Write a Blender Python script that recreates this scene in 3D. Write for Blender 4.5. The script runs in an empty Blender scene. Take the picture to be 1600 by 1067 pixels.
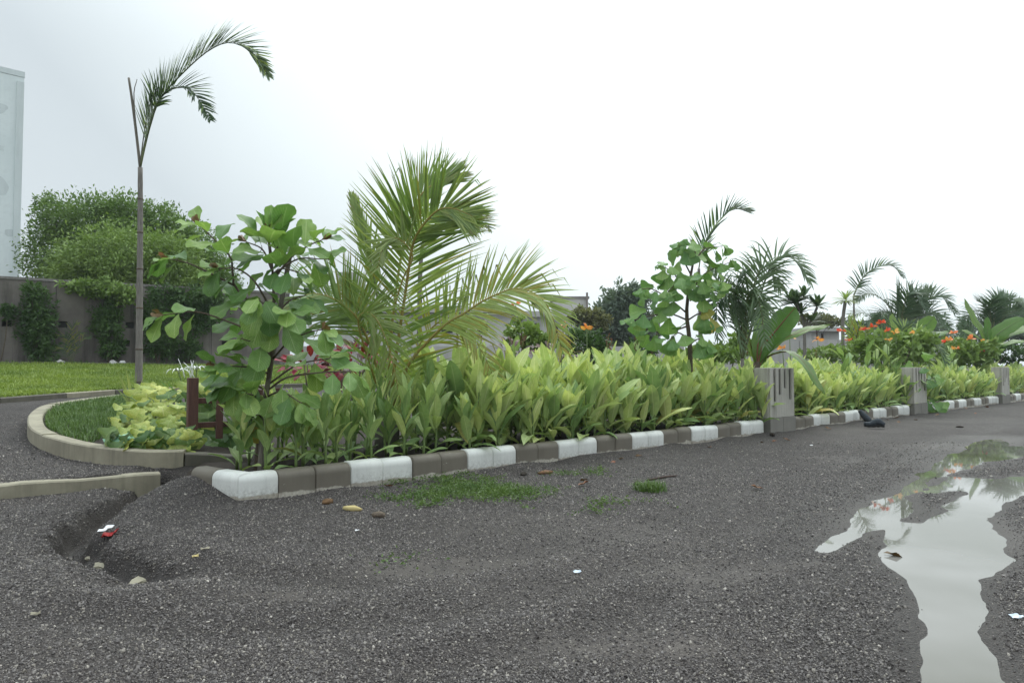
import bpy, math, random
import numpy as np
from mathutils import Vector, Matrix
from math import radians, sin, cos, pi, sqrt, exp
random.seed(7); RNG = np.random.default_rng(11)
S = bpy.context.scene
COL = S.collection

# ------------------------------------------------------------------ camera
EYE = 1.05; FPX = 1067.0; PITCH = radians(2.067)
cam_d = bpy.data.cameras.new("camera"); cam = bpy.data.objects.new("camera", cam_d); COL.objects.link(cam)
cam_d.sensor_width = 36; cam_d.lens = 24.0; cam_d.clip_start = 0.05; cam_d.clip_end = 2000
cam.location = (0, 0, EYE); cam.rotation_euler = (radians(90) + PITCH, 0, 0)
S.camera = cam

# ------------------------------------------------------------------ world, sun, exposure
SUN_EL, SUN_AZ = radians(46), radians(25)          # azimuth clockwise from +Y
W = bpy.data.worlds.new("World"); S.world = W; W.use_nodes = True
nt = W.node_tree; nt.nodes.clear()
def N(t, ty, **kw):
    n = t.nodes.new(ty)
    for k, v in kw.items(): setattr(n, k, v)
    return n
wo = N(nt, 'ShaderNodeOutputWorld'); bg = N(nt, 'ShaderNodeBackground')
sky = N(nt, 'ShaderNodeTexSky', sky_type='NISHITA'); sky.sun_disc = False
sky.sun_elevation = SUN_EL; sky.sun_rotation = SUN_AZ; sky.dust_density = 4.0; sky.air_density = 1.2
bw = N(nt, 'ShaderNodeHueSaturation'); bw.inputs['Saturation'].default_value = 0.10
nt.links.new(sky.outputs[0], bw.inputs['Color'])
tc = N(nt, 'ShaderNodeTexCoord')
# overcast deck: one broad bright side (the hidden sun) falling off all round, with faint cloud mottling
vd = N(nt, 'ShaderNodeVectorMath', operation='DOT_PRODUCT')
sdv = Vector((sin(SUN_AZ) * cos(SUN_EL), cos(SUN_AZ) * cos(SUN_EL), sin(SUN_EL)))
vd.inputs[1].default_value = sdv
nt.links.new(tc.outputs['Generated'], vd.inputs[0])
rmp = N(nt, 'ShaderNodeValToRGB')
e = rmp.color_ramp.elements
e[0].position = 0.0; e[0].color = (6.9, 7.5, 7.8, 1)
e[1].position = 1.0; e[1].color = (10.8, 12.0, 12.1, 1)
k = rmp.color_ramp.elements.new(0.58); k.color = (5.4, 6.1, 6.5, 1)
k = rmp.color_ramp.elements.new(0.79); k.color = (8.7, 9.6, 9.8, 1)
nt.links.new(vd.outputs['Value'], rmp.inputs[0])
cn = N(nt, 'ShaderNodeTexNoise'); cn.inputs['Scale'].default_value = 2.2; cn.inputs['Detail'].default_value = 4
nt.links.new(tc.outputs['Generated'], cn.inputs['Vector'])
cmr = N(nt, 'ShaderNodeMapRange'); cmr.inputs['To Min'].default_value = 0.95; cmr.inputs['To Max'].default_value = 1.05
nt.links.new(cn.outputs['Fac'], cmr.inputs['Value'])
# an overcast sky is brighter overhead than along the horizon
sxyz = N(nt, 'ShaderNodeSeparateXYZ'); nt.links.new(tc.outputs['Generated'], sxyz.inputs[0])
zr = N(nt, 'ShaderNodeMapRange', interpolation_type='SMOOTHSTEP'); zr.inputs[1].default_value = .35; zr.inputs[2].default_value = 1.0; zr.inputs[3].default_value = 1.0; zr.inputs[4].default_value = 2.75
nt.links.new(sxyz.outputs[2], zr.inputs[0])
zm = N(nt, 'ShaderNodeMath', operation='MULTIPLY'); nt.links.new(zr.outputs[0], zm.inputs[0]); nt.links.new(cmr.outputs[0], zm.inputs[1])
cmul = N(nt, 'ShaderNodeVectorMath', operation='SCALE')
nt.links.new(rmp.outputs['Color'], cmul.inputs[0]); nt.links.new(zm.outputs[0], cmul.inputs['Scale'])
mx = N(nt, 'ShaderNodeMixRGB'); mx.inputs[0].default_value = 0.9
nt.links.new(bw.outputs[0], mx.inputs[1]); nt.links.new(cmul.outputs[0], mx.inputs[2])
nt.links.new(mx.outputs[0], bg.inputs[0]); bg.inputs[1].default_value = 0.10
nt.links.new(bg.outputs[0], wo.inputs[0])
sun_d = bpy.data.lights.new("sun", 'SUN'); sun_d.energy = 1.0; sun_d.angle = radians(40); sun_d.color = (1, .97, .92)
sun = bpy.data.objects.new("sun", sun_d); COL.objects.link(sun)
sv = Vector((sin(SUN_AZ) * cos(SUN_EL), cos(SUN_AZ) * cos(SUN_EL), sin(SUN_EL)))
sun.rotation_euler = sv.to_track_quat('Z', 'Y').to_euler(); sun.location = (0, 0, 30)
vs = S.view_settings; vs.view_transform = 'Standard'; vs.look = 'None'; vs.exposure = 0.32; vs.gamma = 1; vs.use_curve_mapping = False
S.cycles.max_bounces = 8; S.cycles.transparent_max_bounces = 12; S.cycles.volume_bounces = 0; S.cycles.volume_step_rate = 4

# ------------------------------------------------------------------ pixel -> place helpers (photograph pixels 1600x1067)
def ray(px, py):
    v = (px - 800) / FPX; w = (533.5 - py) / FPX
    return Vector((v, cos(PITCH) - w * sin(PITCH), sin(PITCH) + w * cos(PITCH)))
def at(px, py, Y):
    r = ray(px, py); return Vector((0, 0, EYE)) + r * (Y / r.y)
def gp(px, py, z=0.0):
    r = ray(px, py); return Vector((0, 0, EYE)) + r * ((z - EYE) / r.z)

# ------------------------------------------------------------------ terrain
P0 = np.array([-1.85, 5.44]); KD = np.array([.7506, .6607]); KN = np.array([-.6607, .7506]); BL = .315
def st(s, t): p = P0 + KD * t + KN * s; return Vector((p[0], p[1], 0))
def smooth(a, b, x): u = np.clip((x - a) / (b - a), 0, 1); return u * u * (3 - 2 * u)
_perm = RNG.random((256, 256))
def vnoise(x, y):
    xi = np.floor(x).astype(int); yi = np.floor(y).astype(int); fx = x - xi; fy = y - yi
    fx = fx * fx * (3 - 2 * fx); fy = fy * fy * (3 - 2 * fy)
    a = _perm[xi & 255, yi & 255]; b = _perm[(xi + 1) & 255, yi & 255]; c = _perm[xi & 255, (yi + 1) & 255]; d = _perm[(xi + 1) & 255, (yi + 1) & 255]
    return (a * (1 - fx) + b * fx) * (1 - fy) + (c * (1 - fx) + d * fx) * fy - .5
def polydist(x, y, pts, closed=False):
    d = np.full(np.shape(x), 1e9); n = len(pts); inside = np.zeros(np.shape(x), bool)
    for i in range(n if closed else n - 1):
        ax, ay = pts[i]; bx, by = pts[(i + 1) % n]
        ex, ey = bx - ax, by - ay; L = ex * ex + ey * ey + 1e-12
        u = np.clip(((x - ax) * ex + (y - ay) * ey) / L, 0, 1)
        d = np.minimum(d, np.hypot(x - ax - u * ex, y - ay - u * ey))
        if closed:
            c = ((ay > y) != (by > y)); inside ^= c & (x < ex * (y - ay) / (ey if abs(ey) > 1e-12 else 1e-12) + ax)
    return np.where(inside, -d, d) if closed else d
LKA = np.array([-4.04, 5.39]); LKB = np.array([-3.07, 6.0]); LKD = (LKB - LKA) / np.linalg.norm(LKB - LKA); LKN = np.array([-LKD[1], LKD[0]])
GULLY = [tuple(gp(a, b, -.06)[:2]) for a, b in ((246, 768), (232, 778), (205, 790), (160, 808), (122, 830), (116, 852), (140, 872), (185, 893), (225, 915))]
TRACKS = [[tuple(gp(a, b)[:2]) for a, b in l] for l in (((180, 868), (350, 903), (560, 905), (760, 880), (1000, 832), (1250, 742), (1450, 690), (1640, 655)), ((-60, 950), (300, 990), (700, 962), (1050, 880), (1330, 762), (1480, 690)), ((560, 1080), (900, 1000), (1180, 880), (1360, 775)))]
RUT = [tuple(gp(a, b, -.01)[:2]) for a, b in ((225, 890), (300, 893), (420, 900), (560, 925))]
PUD = [[tuple(gp(a, b)[:2]) for a, b in poly] for poly in (
    ((1381, 832), (1377, 873), (1423, 904), (1429, 946), (1431, 1003), (1446, 1067), (1452, 1120), (1590, 1120), (1572, 1067), (1541, 984), (1530, 934), (1537, 904), (1579, 873), (1572, 839), (1549, 808), (1572, 786), (1600, 762), (1560, 757), (1520, 760), (1480, 790), (1440, 815), (1400, 812)),
    ((1286, 858), (1330, 808), (1348, 787), (1396, 770), (1440, 738), (1490, 707), (1535, 686), (1572, 684), (1576, 696), (1640, 694), (1700, 690), (1700, 708), (1600, 711), (1540, 721), (1490, 738), (1452, 752), (1420, 775), (1440, 795), (1400, 815), (1345, 835)),
    ((1480, 742), (1560, 748), (1640, 735), (1640, 770), (1560, 772), (1500, 765), (1450, 768)))]
def pud_sd(x, y):
    d = polydist(x, y, PUD[0], True)
    for p in PUD[1:]: d = np.minimum(d, polydist(x, y, p, True))
    return d
def H(x, y, fine=True):
    x = np.asarray(x, float); y = np.asarray(y, float)
    s = (x - P0[0]) * KN[0] + (y - P0[1]) * KN[1]; t = (x - P0[0]) * KD[0] + (y - P0[1]) * KD[1]
    z = np.minimum(.062 * .4 * np.log1p(np.exp(np.clip((s - 1.8) / .4, -40, 40))), 1.12)
    s2 = (x - LKA[0]) * LKN[0] + (y - LKA[1]) * LKN[1]; u = (x - LKA[0]) * LKD[0] + (y - LKA[1]) * LKD[1]
    wd = np.clip(u - 1.1, 0, 1) * .7
    z = z + .105 * smooth(.03 - wd * .3, .11 + wd, s2) * smooth(.5, 1.1, s)
    z = z + .15 * np.exp(-((x + 2.5) ** 2 + (y - 5.55) ** 2) / (2 * .3 ** 2))
    near = (np.abs(x) < 9) & (y < 14)
    if fine:
        und = .018 * vnoise(x * 1.1 + 9, y * 1.1) + .010 * vnoise(x * 3.1, y * 3.1 + 5) + .005 * vnoise(x * 9, y * 9)
        z = z + und * np.where(near, 1, .5)
        g = polydist(x + .06 * vnoise(x * 6, y * 6), y + .06 * vnoise(x * 6 + 40, y * 6), GULLY)
        z = z - .165 * (1 - smooth(.04, .15, g)) * (.25 + .75 * smooth(3.45, 4.15, y)); z = z + (.035 * vnoise(x * 11, y * 11) + .02 * vnoise(x * 24, y * 24)) * smooth(.34, .10, g) - .04 * np.exp(-(g / .3) ** 2)
        for tr_k in TRACKS:
            q = polydist(x, y, tr_k); z = z - .014 * np.exp(-(q / .11) ** 2) + .008 * np.exp(-((q - .24) / .10) ** 2)
        # soft lip: gravel heaped beside the wash-out
        z = z + .03 * np.exp(-((g - .35) / .18) ** 2)
        r = polydist(x, y, RUT); z = z - .02 * np.exp(-(r / .16) ** 2)
        # gravel heaped unevenly against the kerb foot
        z = z + smooth(-.45, -.05, s) * smooth(.3, .0, s) * smooth(0, .6, t) * (.03 + .05 * vnoise(t * 2.3 + 3, s * 2))
        d = pud_sd(x, y) + .10 * vnoise(x * 4, y * 4) + .022 * vnoise(x * 14, y * 14)
        z = np.where(d < .6, (z * smooth(0, .6, d)) - .030 * (1 - smooth(-.30, .22, d)) + .006 * smooth(-.1, .2, d), z)
    return z
def h(x, y): return float(H(np.array([x]), np.array([y]))[0])
def gH(px, py):
    r = ray(px, py)
    Y = np.concatenate([np.arange(2, 12, .02), np.arange(12, 60, .1)]); k = Y / r.y; z = H(r.x * k, Y)
    i = int(np.argmax(EYE + r.z * k <= z)); return Vector((r.x * k[i], Y[i], z[i]))

# ------------------------------------------------------------------ mesh helpers
class MB:
    def __init__(s): s.v = []; s.f = []; s.uv = []; s.mi = []
    def add(s, vs, fs, uvs=None, mi=0):
        o = len(s.v); s.v += [tuple(v) for v in vs]; s.uv += list(uvs) if uvs is not None else [(0, 0)] * len(vs)
        for f in fs: s.f.append(tuple(i + o for i in f)); s.mi.append(mi)
    def box(s, c, d, R=None, mi=0):
        c = Vector(c); vs = []
        for z in (-1, 1):
            for y in (-1, 1):
                for x in (-1, 1):
                    p = Vector((x * d[0] / 2, y * d[1] / 2, z * d[2] / 2)); vs.append((R @ p if R else p) + c)
        s.add(vs, [(0, 2, 3, 1), (4, 5, 7, 6), (0, 1, 5, 4), (2, 6, 7, 3), (0, 4, 6, 2), (1, 3, 7, 5)], mi=mi)
    def tube(s, pts, rad, n=7, cap=True, mi=0):
        pts = [Vector(p) for p in pts]; m = len(pts)
        if not hasattr(rad, '__len__'): rad = [rad] * m
        vs = []; uvs = []; prev = None
        for i, p in enumerate(pts):
            T = (pts[min(i + 1, m - 1)] - pts[max(i - 1, 0)])
            if T.length < 1e-9: T = Vector((0, 0, 1))
            T.normalize()
            if prev is None: a = T.orthogonal().normalized()
            else: a = (prev - T * prev.dot(T)).normalized()
            prev = a; b = T.cross(a)
            for k in range(n):
                q = 2 * pi * k / n; vs.append(p + (a * cos(q) + b * sin(q)) * rad[i]); uvs.append((i / (m - 1), k / n))
        fs = [(i * n + k, i * n + (k + 1) % n, (i + 1) * n + (k + 1) % n, (i + 1) * n + k) for i in range(m - 1) for k in range(n)]
        if cap: fs += [tuple(range(n - 1, -1, -1)), tuple((m - 1) * n + k for k in range(n))]
        s.add(vs, fs, uvs, mi)
    def mesh(s, name, mats, smooth_=True, origin=(0, 0, 0)):
        me = bpy.data.meshes.new(name)
        o = Vector(origin)
        me.from_pydata([(v[0] - o.x, v[1] - o.y, v[2] - o.z) for v in s.v], [], s.f)
        mats = mats if isinstance(mats, (list, tuple)) else [mats]
        for m in mats: me.materials.append(m)
        if len(mats) > 1: me.polygons.foreach_set('material_index', s.mi)
        uvl = me.uv_layers.new(name='UVMap')
        idx = np.empty(len(me.loops), np.int32); me.loops.foreach_get('vertex_index', idx)
        uvl.data.foreach_set('uv', np.array(s.uv, np.float32)[idx].ravel())
        if smooth_: me.polygons.foreach_set('use_smooth', [True] * len(me.polygons))
        me.update(); return me
    def build(s, name, mats, parent=None, origin=(0, 0, 0), smooth_=True):
        return link(name, s.mesh(name, mats, smooth_, origin), parent)
def link(name, me, parent=None, M=None):
    o = bpy.data.objects.new(name, me); COL.objects.link(o)
    if parent is not None: o.parent = parent
    if M is not None: o.matrix_basis = M
    return o
def tag(o, label=None, cat=None, group=None, kind=None):
    if label: o['label'] = label
    if cat: o['category'] = cat
    if group: o['group'] = group
    if kind: o['kind'] = kind
    return o
def thing(name, label, cat, loc, group=None, rz=0):
    o = bpy.data.objects.new(name, None); COL.objects.link(o); o.location = loc; o.rotation_euler = (0, 0, rz); o.empty_display_size = .1
    return tag(o, label, cat, group)
def bevel(o, w, seg=2):
    m = o.modifiers.new('bevel', 'BEVEL'); m.width = w; m.segments = seg; m.limit_method = 'ANGLE'; m.angle_limit = radians(40); return o
def smooth_pts(pts, n=10):
    pts = [Vector(p) for p in pts]; P = [pts[0] * 2 - pts[1]] + pts + [pts[-1] * 2 - pts[-2]]; out = []
    segs = len(pts) - 1
    for i in range(n + 1):
        u = i / n * segs; k = min(int(u), segs - 1); t = u - k
        a, b, c, d = P[k:k + 4]
        out.append(.5 * ((2 * b) + (c - a) * t + (2 * a - 5 * b + 4 * c - d) * t * t + (3 * b - a - 3 * c + d) * t ** 3))
    return out
def orient(d, n, loc, sc=1.0, w=1.0):
    Y = Vector(d).normalized(); n = Vector(n); Z = n - Y * n.dot(Y)
    if Z.length < 1e-4: Z = Y.orthogonal()
    Z.normalize(); X = Y.cross(Z)
    return Matrix(((X.x * sc * w, Y.x * sc, Z.x * sc, loc[0]), (X.y * sc * w, Y.y * sc, Z.y * sc, loc[1]), (X.z * sc * w, Y.z * sc, Z.z * sc, loc[2]), (0, 0, 0, 1)))
def rdir(): return Vector((random.gauss(0, 1), random.gauss(0, 1), random.gauss(0, 1))).normalized()

# ------------------------------------------------------------------ materials
def newmat(name):
    m = bpy.data.materials.new(name); m.use_nodes = True; t = m.node_tree; t.nodes.clear()
    return m, t, N(t, 'ShaderNodeOutputMaterial'), N(t, 'ShaderNodeBsdfPrincipled')
def mathn(t, op, a, b=None, c=None):
    n = N(t, 'ShaderNodeMath', operation=op)
    for i, v in enumerate((a, b, c)):
        if v is None: continue
        if isinstance(v, (int, float)): n.inputs[i].default_value = v
        else: t.links.new(v, n.inputs[i])
    return n.outputs[0]
def mixc(t, f, a, b, blend='MIX'):
    n = N(t, 'ShaderNodeMixRGB', blend_type=blend)
    for i, v in enumerate((f, a, b)):
        if isinstance(v, (int, float)): n.inputs[i].default_value = v
        elif isinstance(v, (tuple, list)): n.inputs[i].default_value = (*v[:3], 1)
        else: t.links.new(v, n.inputs[i])
    return n.outputs[0]
def noise(t, vec, scale, detail=4, rough=.55):
    n = N(t, 'ShaderNodeTexNoise'); n.inputs['Scale'].default_value = scale; n.inputs['Detail'].default_value = detail; n.inputs['Roughness'].default_value = rough
    if vec is not None: t.links.new(vec, n.inputs['Vector'])
    return n.outputs['Fac']
def mrange(t, v, a, b, c=0., d=1.):
    n = N(t, 'ShaderNodeMapRange'); n.inputs[1].default_value = a; n.inputs[2].default_value = b; n.inputs[3].default_value = c; n.inputs[4].default_value = d
    t.links.new(v, n.inputs[0]); return n.outputs[0]
def bump(t, hgt, bs, strength=.5, dist=.01, prev=None):
    n = N(t, 'ShaderNodeBump'); n.inputs['Strength'].default_value = strength; n.inputs['Distance'].default_value = dist
    t.links.new(hgt, n.inputs['Height'])
    if prev is not None: t.links.new(prev, n.inputs['Normal'])
    if bs is not None: t.links.new(n.outputs[0], bs.inputs['Normal'])
    return n.outputs[0]
def objpos(t, kind='Object'):
    return N(t, 'ShaderNodeTexCoord').outputs[kind]
def worldpos(t): return N(t, 'ShaderNodeNewGeometry').outputs['Position']

def mat_leaf(name, c, vein=None, c2=None, nv=12, slope=.35, mid=.05, rough=.42, trans=.3, var=.25, vs_=.5, tipcol=None, spec=.4):
    """leaf blade: u (along) and v (across, 0..1, midrib at .5) carry the veins; tint varies leaf by leaf"""
    m, t, o, b = newmat(name)
    uv = N(t, 'ShaderNodeUVMap').outputs[0]; sp = N(t, 'ShaderNodeSeparateXYZ'); t.links.new(uv, sp.inputs[0])
    u, v = sp.outputs[0], sp.outputs[1]
    va = mathn(t, 'MULTIPLY', mathn(t, 'ABSOLUTE', mathn(t, 'SUBTRACT', v, .5)), 2.0)
    rnd = N(t, 'ShaderNodeObjectInfo').outputs['Random']
    ph = mathn(t, 'MULTIPLY', mathn(t, 'SUBTRACT', u, mathn(t, 'MULTIPLY', va, slope)), nv)
    saw = mathn(t, 'ABSOLUTE', mathn(t, 'SUBTRACT', mathn(t, 'FRACT', ph), .5))      # 0 mid-panel .. .5 vein
    vl = mrange(t, saw, .36, .5); 
    md = mrange(t, va, mid, mid * .4)
    pos = objpos(t, 'Object'); nz = noise(t, pos, 9, 3)
    col = mixc(t, mrange(t, nz, .35, .65), c, c2 or tuple(x * .8 for x in c))
    col = mixc(t, mathn(t, 'MULTIPLY', vl, vs_), col, vein or tuple(min(1, x * 1.7) for x in c))
    col = mixc(t, mathn(t, 'MULTIPLY', md, .8), col, vein or tuple(min(1, x * 1.9) for x in c))
    if tipcol: 
        tp = mathn(t, 'ADD', u, mathn(t, 'MULTIPLY', nz, .5)); col = mixc(t, mathn(t, 'MULTIPLY', mrange(t, tp, 1.08, 1.25), mrange(t, rnd, .3, .6)), col, tipcol)
    hs = N(t, 'ShaderNodeHueSaturation')
    t.links.new(mrange(t, rnd, 0, 1, .5 - .025, .5 + .018), hs.inputs['Hue']); t.links.new(mrange(t, rnd, 0, 1, 1 + var, 1 - var), hs.inputs['Value'])
    t.links.new(col, hs.inputs['Color']); col = hs.outputs[0]
    t.links.new(col, b.inputs['Base Color']); b.inputs['Roughness'].default_value = rough; b.inputs['Specular IOR Level'].default_value = spec
    bn = bump(t, mathn(t, 'MAXIMUM', vl, md), b, .35, .003)
    tr = N(t, 'ShaderNodeBsdfTranslucent'); t.links.new(mixc(t, 1.0, col, (1.0, 1.05, .66), 'MULTIPLY'), tr.inputs[0])
    ms = N(t, 'ShaderNodeMixShader'); ms.inputs[0].default_value = trans
    t.links.new(b.outputs[0], ms.inputs[1]); t.links.new(tr.outputs[0], ms.inputs[2]); t.links.new(ms.outputs[0], o.inputs[0])
    return m
def mat_simple(name, c, c2=None, rough=.7, scale=12, bmp=.3, bd=.004, spec=.3, stretch=None, rnd=0.0):
    m, t, o, b = newmat(name); pos = objpos(t)
    if stretch:
        mp = N(t, 'ShaderNodeMapping'); mp.inputs['Scale'].default_value = stretch; t.links.new(pos, mp.inputs[0]); pos = mp.outputs[0]
    nz = noise(t, pos, scale, 6, .6); col = mixc(t, mrange(t, nz, .3, .7), c, c2 or tuple(x * .6 for x in c))
    if rnd:
        hs = N(t, 'ShaderNodeHueSaturation'); t.links.new(col, hs.inputs['Color'])
        t.links.new(mrange(t, N(t, 'ShaderNodeObjectInfo').outputs['Random'], 0, 1, 1 - rnd, 1 + rnd), hs.inputs['Value']); col = hs.outputs[0]
    t.links.new(col, b.inputs['Base Color'])
    b.inputs['Roughness'].default_value = rough; b.inputs['Specular IOR Level'].default_value = spec
    bump(t, nz, b, bmp, bd); t.links.new(b.outputs[0], o.inputs[0]); return m
def mat_foliage(name, c, c2, trans=.25, rough=.55, patch=1.2):
    """small-leaf crowns: tint by position in clumps and leaf by leaf"""
    m, t, o, b = newmat(name); pos = worldpos(t)
    nz = noise(t, pos, patch, 3); n2 = N(t, 'ShaderNodeTexWhiteNoise'); 
    rp = N(t, 'ShaderNodeNewGeometry').outputs['Random Per Island']
    col = mixc(t, mathn(t, 'ADD', mathn(t, 'MULTIPLY', mrange(t, nz, .35, .65), .6), mathn(t, 'MULTIPLY', rp, .4)), c, c2)
    t.links.new(col, b.inputs['Base Color']); b.inputs['Roughness'].default_value = rough; b.inputs['Specular IOR Level'].default_value = .3
    tr = N(t, 'ShaderNodeBsdfTranslucent'); t.links.new(mixc(t, 1.0, col, (1, 1.05, .6), 'MULTIPLY'), tr.inputs[0])
    ms = N(t, 'ShaderNodeMixShader'); ms.inputs[0].default_value = trans
    t.links.new(b.outputs[0], ms.inputs[1]); t.links.new(tr.outputs[0], ms.inputs[2]); t.links.new(ms.outputs[0], o.inputs[0]); return m

def mat_gravel():
    m, t, o, b = newmat('wet_gravel'); pos = worldpos(t)
    wet = N(t, 'ShaderNodeAttribute', attribute_name='wet').outputs['Fac']
    sand = N(t, 'ShaderNodeAttribute', attribute_name='sand').outputs['Fac']
    vo = N(t, 'ShaderNodeTexVoronoi'); vo.inputs['Scale'].default_value = 125; t.links.new(pos, vo.inputs['Vector'])
    sp = N(t, 'ShaderNodeSeparateColor'); t.links.new(vo.outputs['Color'], sp.inputs[0])
    v2 = N(t, 'ShaderNodeTexVoronoi'); v2.inputs['Scale'].default_value = 260; t.links.new(pos, v2.inputs['Vector'])
    big = noise(t, pos, .9, 5, .6); mid = noise(t, pos, 5, 5, .6)
    cr = N(t, 'ShaderNodeValToRGB'); t.links.new(sp.outputs[0], cr.inputs[0]); e = cr.color_ramp.elements
    e[0].color = (.028, .024, .022, 1); e[1].color = (.24, .22, .20, 1); x = e.new(.45); x.color = (.070, .060, .056, 1); x = e.new(.8); x.color = (.120, .105, .097, 1)
    col = mixc(t, mrange(t, vo.outputs['Distance'], .35, .75), cr.outputs[0], (.035, .031, .030))
    fine = mixc(t, mid, (.066, .058, .052), (.108, .096, .086))
    col = mixc(t, mathn(t, 'MULTIPLY', sand, mrange(t, mid, .3, .65)), col, fine)
    col = mixc(t, mrange(t, big, .35, .7), col, mixc(t, 1.0, col, (.60, .58, .58), 'MULTIPLY'))
    col = mixc(t, wet, col, mixc(t, 1.0, col, (.52, .50, .49), 'MULTIPLY'))
    t.links.new(col, b.inputs['Base Color'])
    t.links.new(mrange(t, wet, 0, 1, .75, .52), b.inputs['Roughness'])
    b.inputs['Specular IOR Level'].default_value = .25
    hh = mathn(t, 'ADD', mathn(t, 'MULTIPLY', vo.outputs['Distance'], -1.0), mathn(t, 'MULTIPLY', v2.outputs['Distance'], -.3))
    hh = mathn(t, 'MULTIPLY', hh, mrange(t, sand, 0, 1, 1, .25))
    bump(t, hh, b, .8, .012); t.links.new(b.outputs[0], o.inputs[0]); return m
def mat_stone():
    m, t, o, b = newmat('gravel_stone'); r = N(t, 'ShaderNodeObjectInfo').outputs['Random']
    cr = N(t, 'ShaderNodeValToRGB'); t.links.new(r, cr.inputs[0]); e = cr.color_ramp.elements
    e[0].color = (.052, .045, .042, 1); e[1].color = (.46, .42, .37, 1); x = e.new(.45); x.color = (.115, .101, .096, 1); x = e.new(.8); x.color = (.185, .167, .157, 1); x = e.new(.94); x.color = (.24, .215, .18, 1)
    nz = noise(t, worldpos(t), 160, 3); t.links.new(mixc(t, mrange(t, nz, .3, .7), cr.outputs[0], mixc(t, 1., cr.outputs[0], (.65, .65, .66), 'MULTIPLY')), b.inputs['Base Color'])
    b.inputs['Roughness'].default_value = .55; bump(t, nz, b, .4, .002); t.links.new(b.outputs[0], o.inputs[0]); return m
def mat_water():
    m, t, o, b = newmat('muddy_water'); pos = worldpos(t)
    nz = noise(t, pos, .8, 3); t.links.new(mixc(t, mrange(t, nz, .35, .7), (.10, .097, .078), (.21, .203, .19)), b.inputs['Base Color'])
    b.inputs['Roughness'].default_value = .025; b.inputs['IOR'].default_value = 1.4; b.inputs['Specular IOR Level'].default_value = .5
    rp = noise(t, pos, 14, 2); bump(t, rp, b, .03, .003); t.links.new(b.outputs[0], o.inputs[0]); return m
def mat_kerb(name, paint, dirt):
    m, t, o, b = newmat(name); pos = objpos(t); sp = N(t, 'ShaderNodeSeparateXYZ'); t.links.new(pos, sp.inputs[0])
    wp = worldpos(t)
    n1 = noise(t, wp, 7, 4); n2 = noise(t, wp, 45, 6, .7); n3 = noise(t, wp, 2.2, 4)
    col = mixc(t, mrange(t, n3, .3, .75), paint, tuple(x * .84 for x in paint))
    col = mixc(t, mathn(t, 'MULTIPLY', mrange(t, n2, .55, .75), .4), col, tuple(x * .72 for x in paint))
    edge = mathn(t, 'ADD', sp.outputs[2], mathn(t, 'MULTIPLY', mathn(t, 'SUBTRACT', n1, .5), .09))
    col = mixc(t, mrange(t, edge, .056, .046), col, dirt)                       # paint stops short of the ground
    chip = noise(t, wp, 18, 5, .75); col = mixc(t, mathn(t, 'MULTIPLY', mrange(t, chip, .66, .69), .75), col, dirt)
    rain = N(t, 'ShaderNodeMapping'); rain.inputs['Scale'].default_value = (14, 14, 1.2); t.links.new(wp, rain.inputs[0])
    col = mixc(t, mathn(t, 'MULTIPLY', mrange(t, noise(t, rain.outputs[0], 1.5, 4), .5, .75), .3), col, tuple(x * .55 for x in paint))
    splash = mathn(t, 'MULTIPLY', mrange(t, edge, .14, .03), mrange(t, n2, .4, .65))
    col = mixc(t, mathn(t, 'MULTIPLY', splash, .7), col, (.16, .14, .115))
    t.links.new(col, b.inputs['Base Color']); b.inputs['Roughness'].default_value = .6
    bump(t, n2, b, .25, .003); t.links.new(b.outputs[0], o.inputs[0]); return m
def mat_concrete(name, c, c2, stain, sc=1.0, streak=.5, rough=.85, bmp=.4):
    m, t, o, b = newmat(name); pos = worldpos(t)
    n1 = noise(t, pos, 1.3 * sc, 6, .62); n2 = noise(t, pos, 22 * sc, 6, .7)
    mp = N(t, 'ShaderNodeMapping'); mp.inputs['Scale'].default_value = (3 * sc, 3 * sc, .25 * sc); t.links.new(pos, mp.inputs[0])
    n3 = noise(t, mp.outputs[0], 1.6, 5, .65)
    col = mixc(t, mrange(t, n1, .32, .68), c, c2)
    col = mixc(t, mathn(t, 'MULTIPLY', mrange(t, n3, .48, .72), streak), col, stain)
    col = mixc(t, mathn(t, 'MULTIPLY', mrange(t, n2, .5, .75), .35), col, tuple(x * .7 for x in c))
    t.links.new(col, b.inputs['Base Color']); b.inputs['Roughness'].default_value = rough
    bump(t, n2, b, bmp, .006); t.links.new(b.outputs[0], o.inputs[0]); return m

M = {}
M['gravel'] = mat_gravel(); M['stone'] = mat_stone(); M['water'] = mat_water()
M['kerb_white'] = mat_kerb('white_kerb_paint', (.68, .69, .655), (.38, .35, .29))
M['kerb_grey'] = mat_kerb('grey_kerb_paint', (.152, .134, .104), (.48, .45, .38))
M['pillar'] = mat_concrete('pale_pillar_paint', (.45, .435, .385), (.37, .355, .315), (.20, .185, .155), 2.5, .5)
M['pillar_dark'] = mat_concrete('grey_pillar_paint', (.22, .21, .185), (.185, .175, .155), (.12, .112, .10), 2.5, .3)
M['concrete'] = mat_concrete('kerb_concrete', (.31, .285, .21), (.21, .19, .14), (.10, .095, .065), 3, .45)
M['concrete_dark'] = mat_concrete('damp_concrete', (.12, .11, .085), (.08, .075, .06), (.05, .05, .04), 4, .5)
M['wall'] = mat_concrete('cement_wall', (.215, .192, .176), (.108, .095, .086), (.038, .034, .03), .7, .85)
M['wall_top'] = mat_concrete('weathered_coping', (.24, .225, .215), (.14, .13, .125), (.05, .05, .045), 2, .6)
M['bldg'] = mat_concrete('pale_plaster', (.74, .80, .80), (.66, .73, .73), (.52, .58, .59), .25, .35)
M['bldg2'] = mat_concrete('off_white_plaster', (.60, .60, .58), (.50, .50, .48), (.30, .30, .28), .3, .4)
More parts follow.
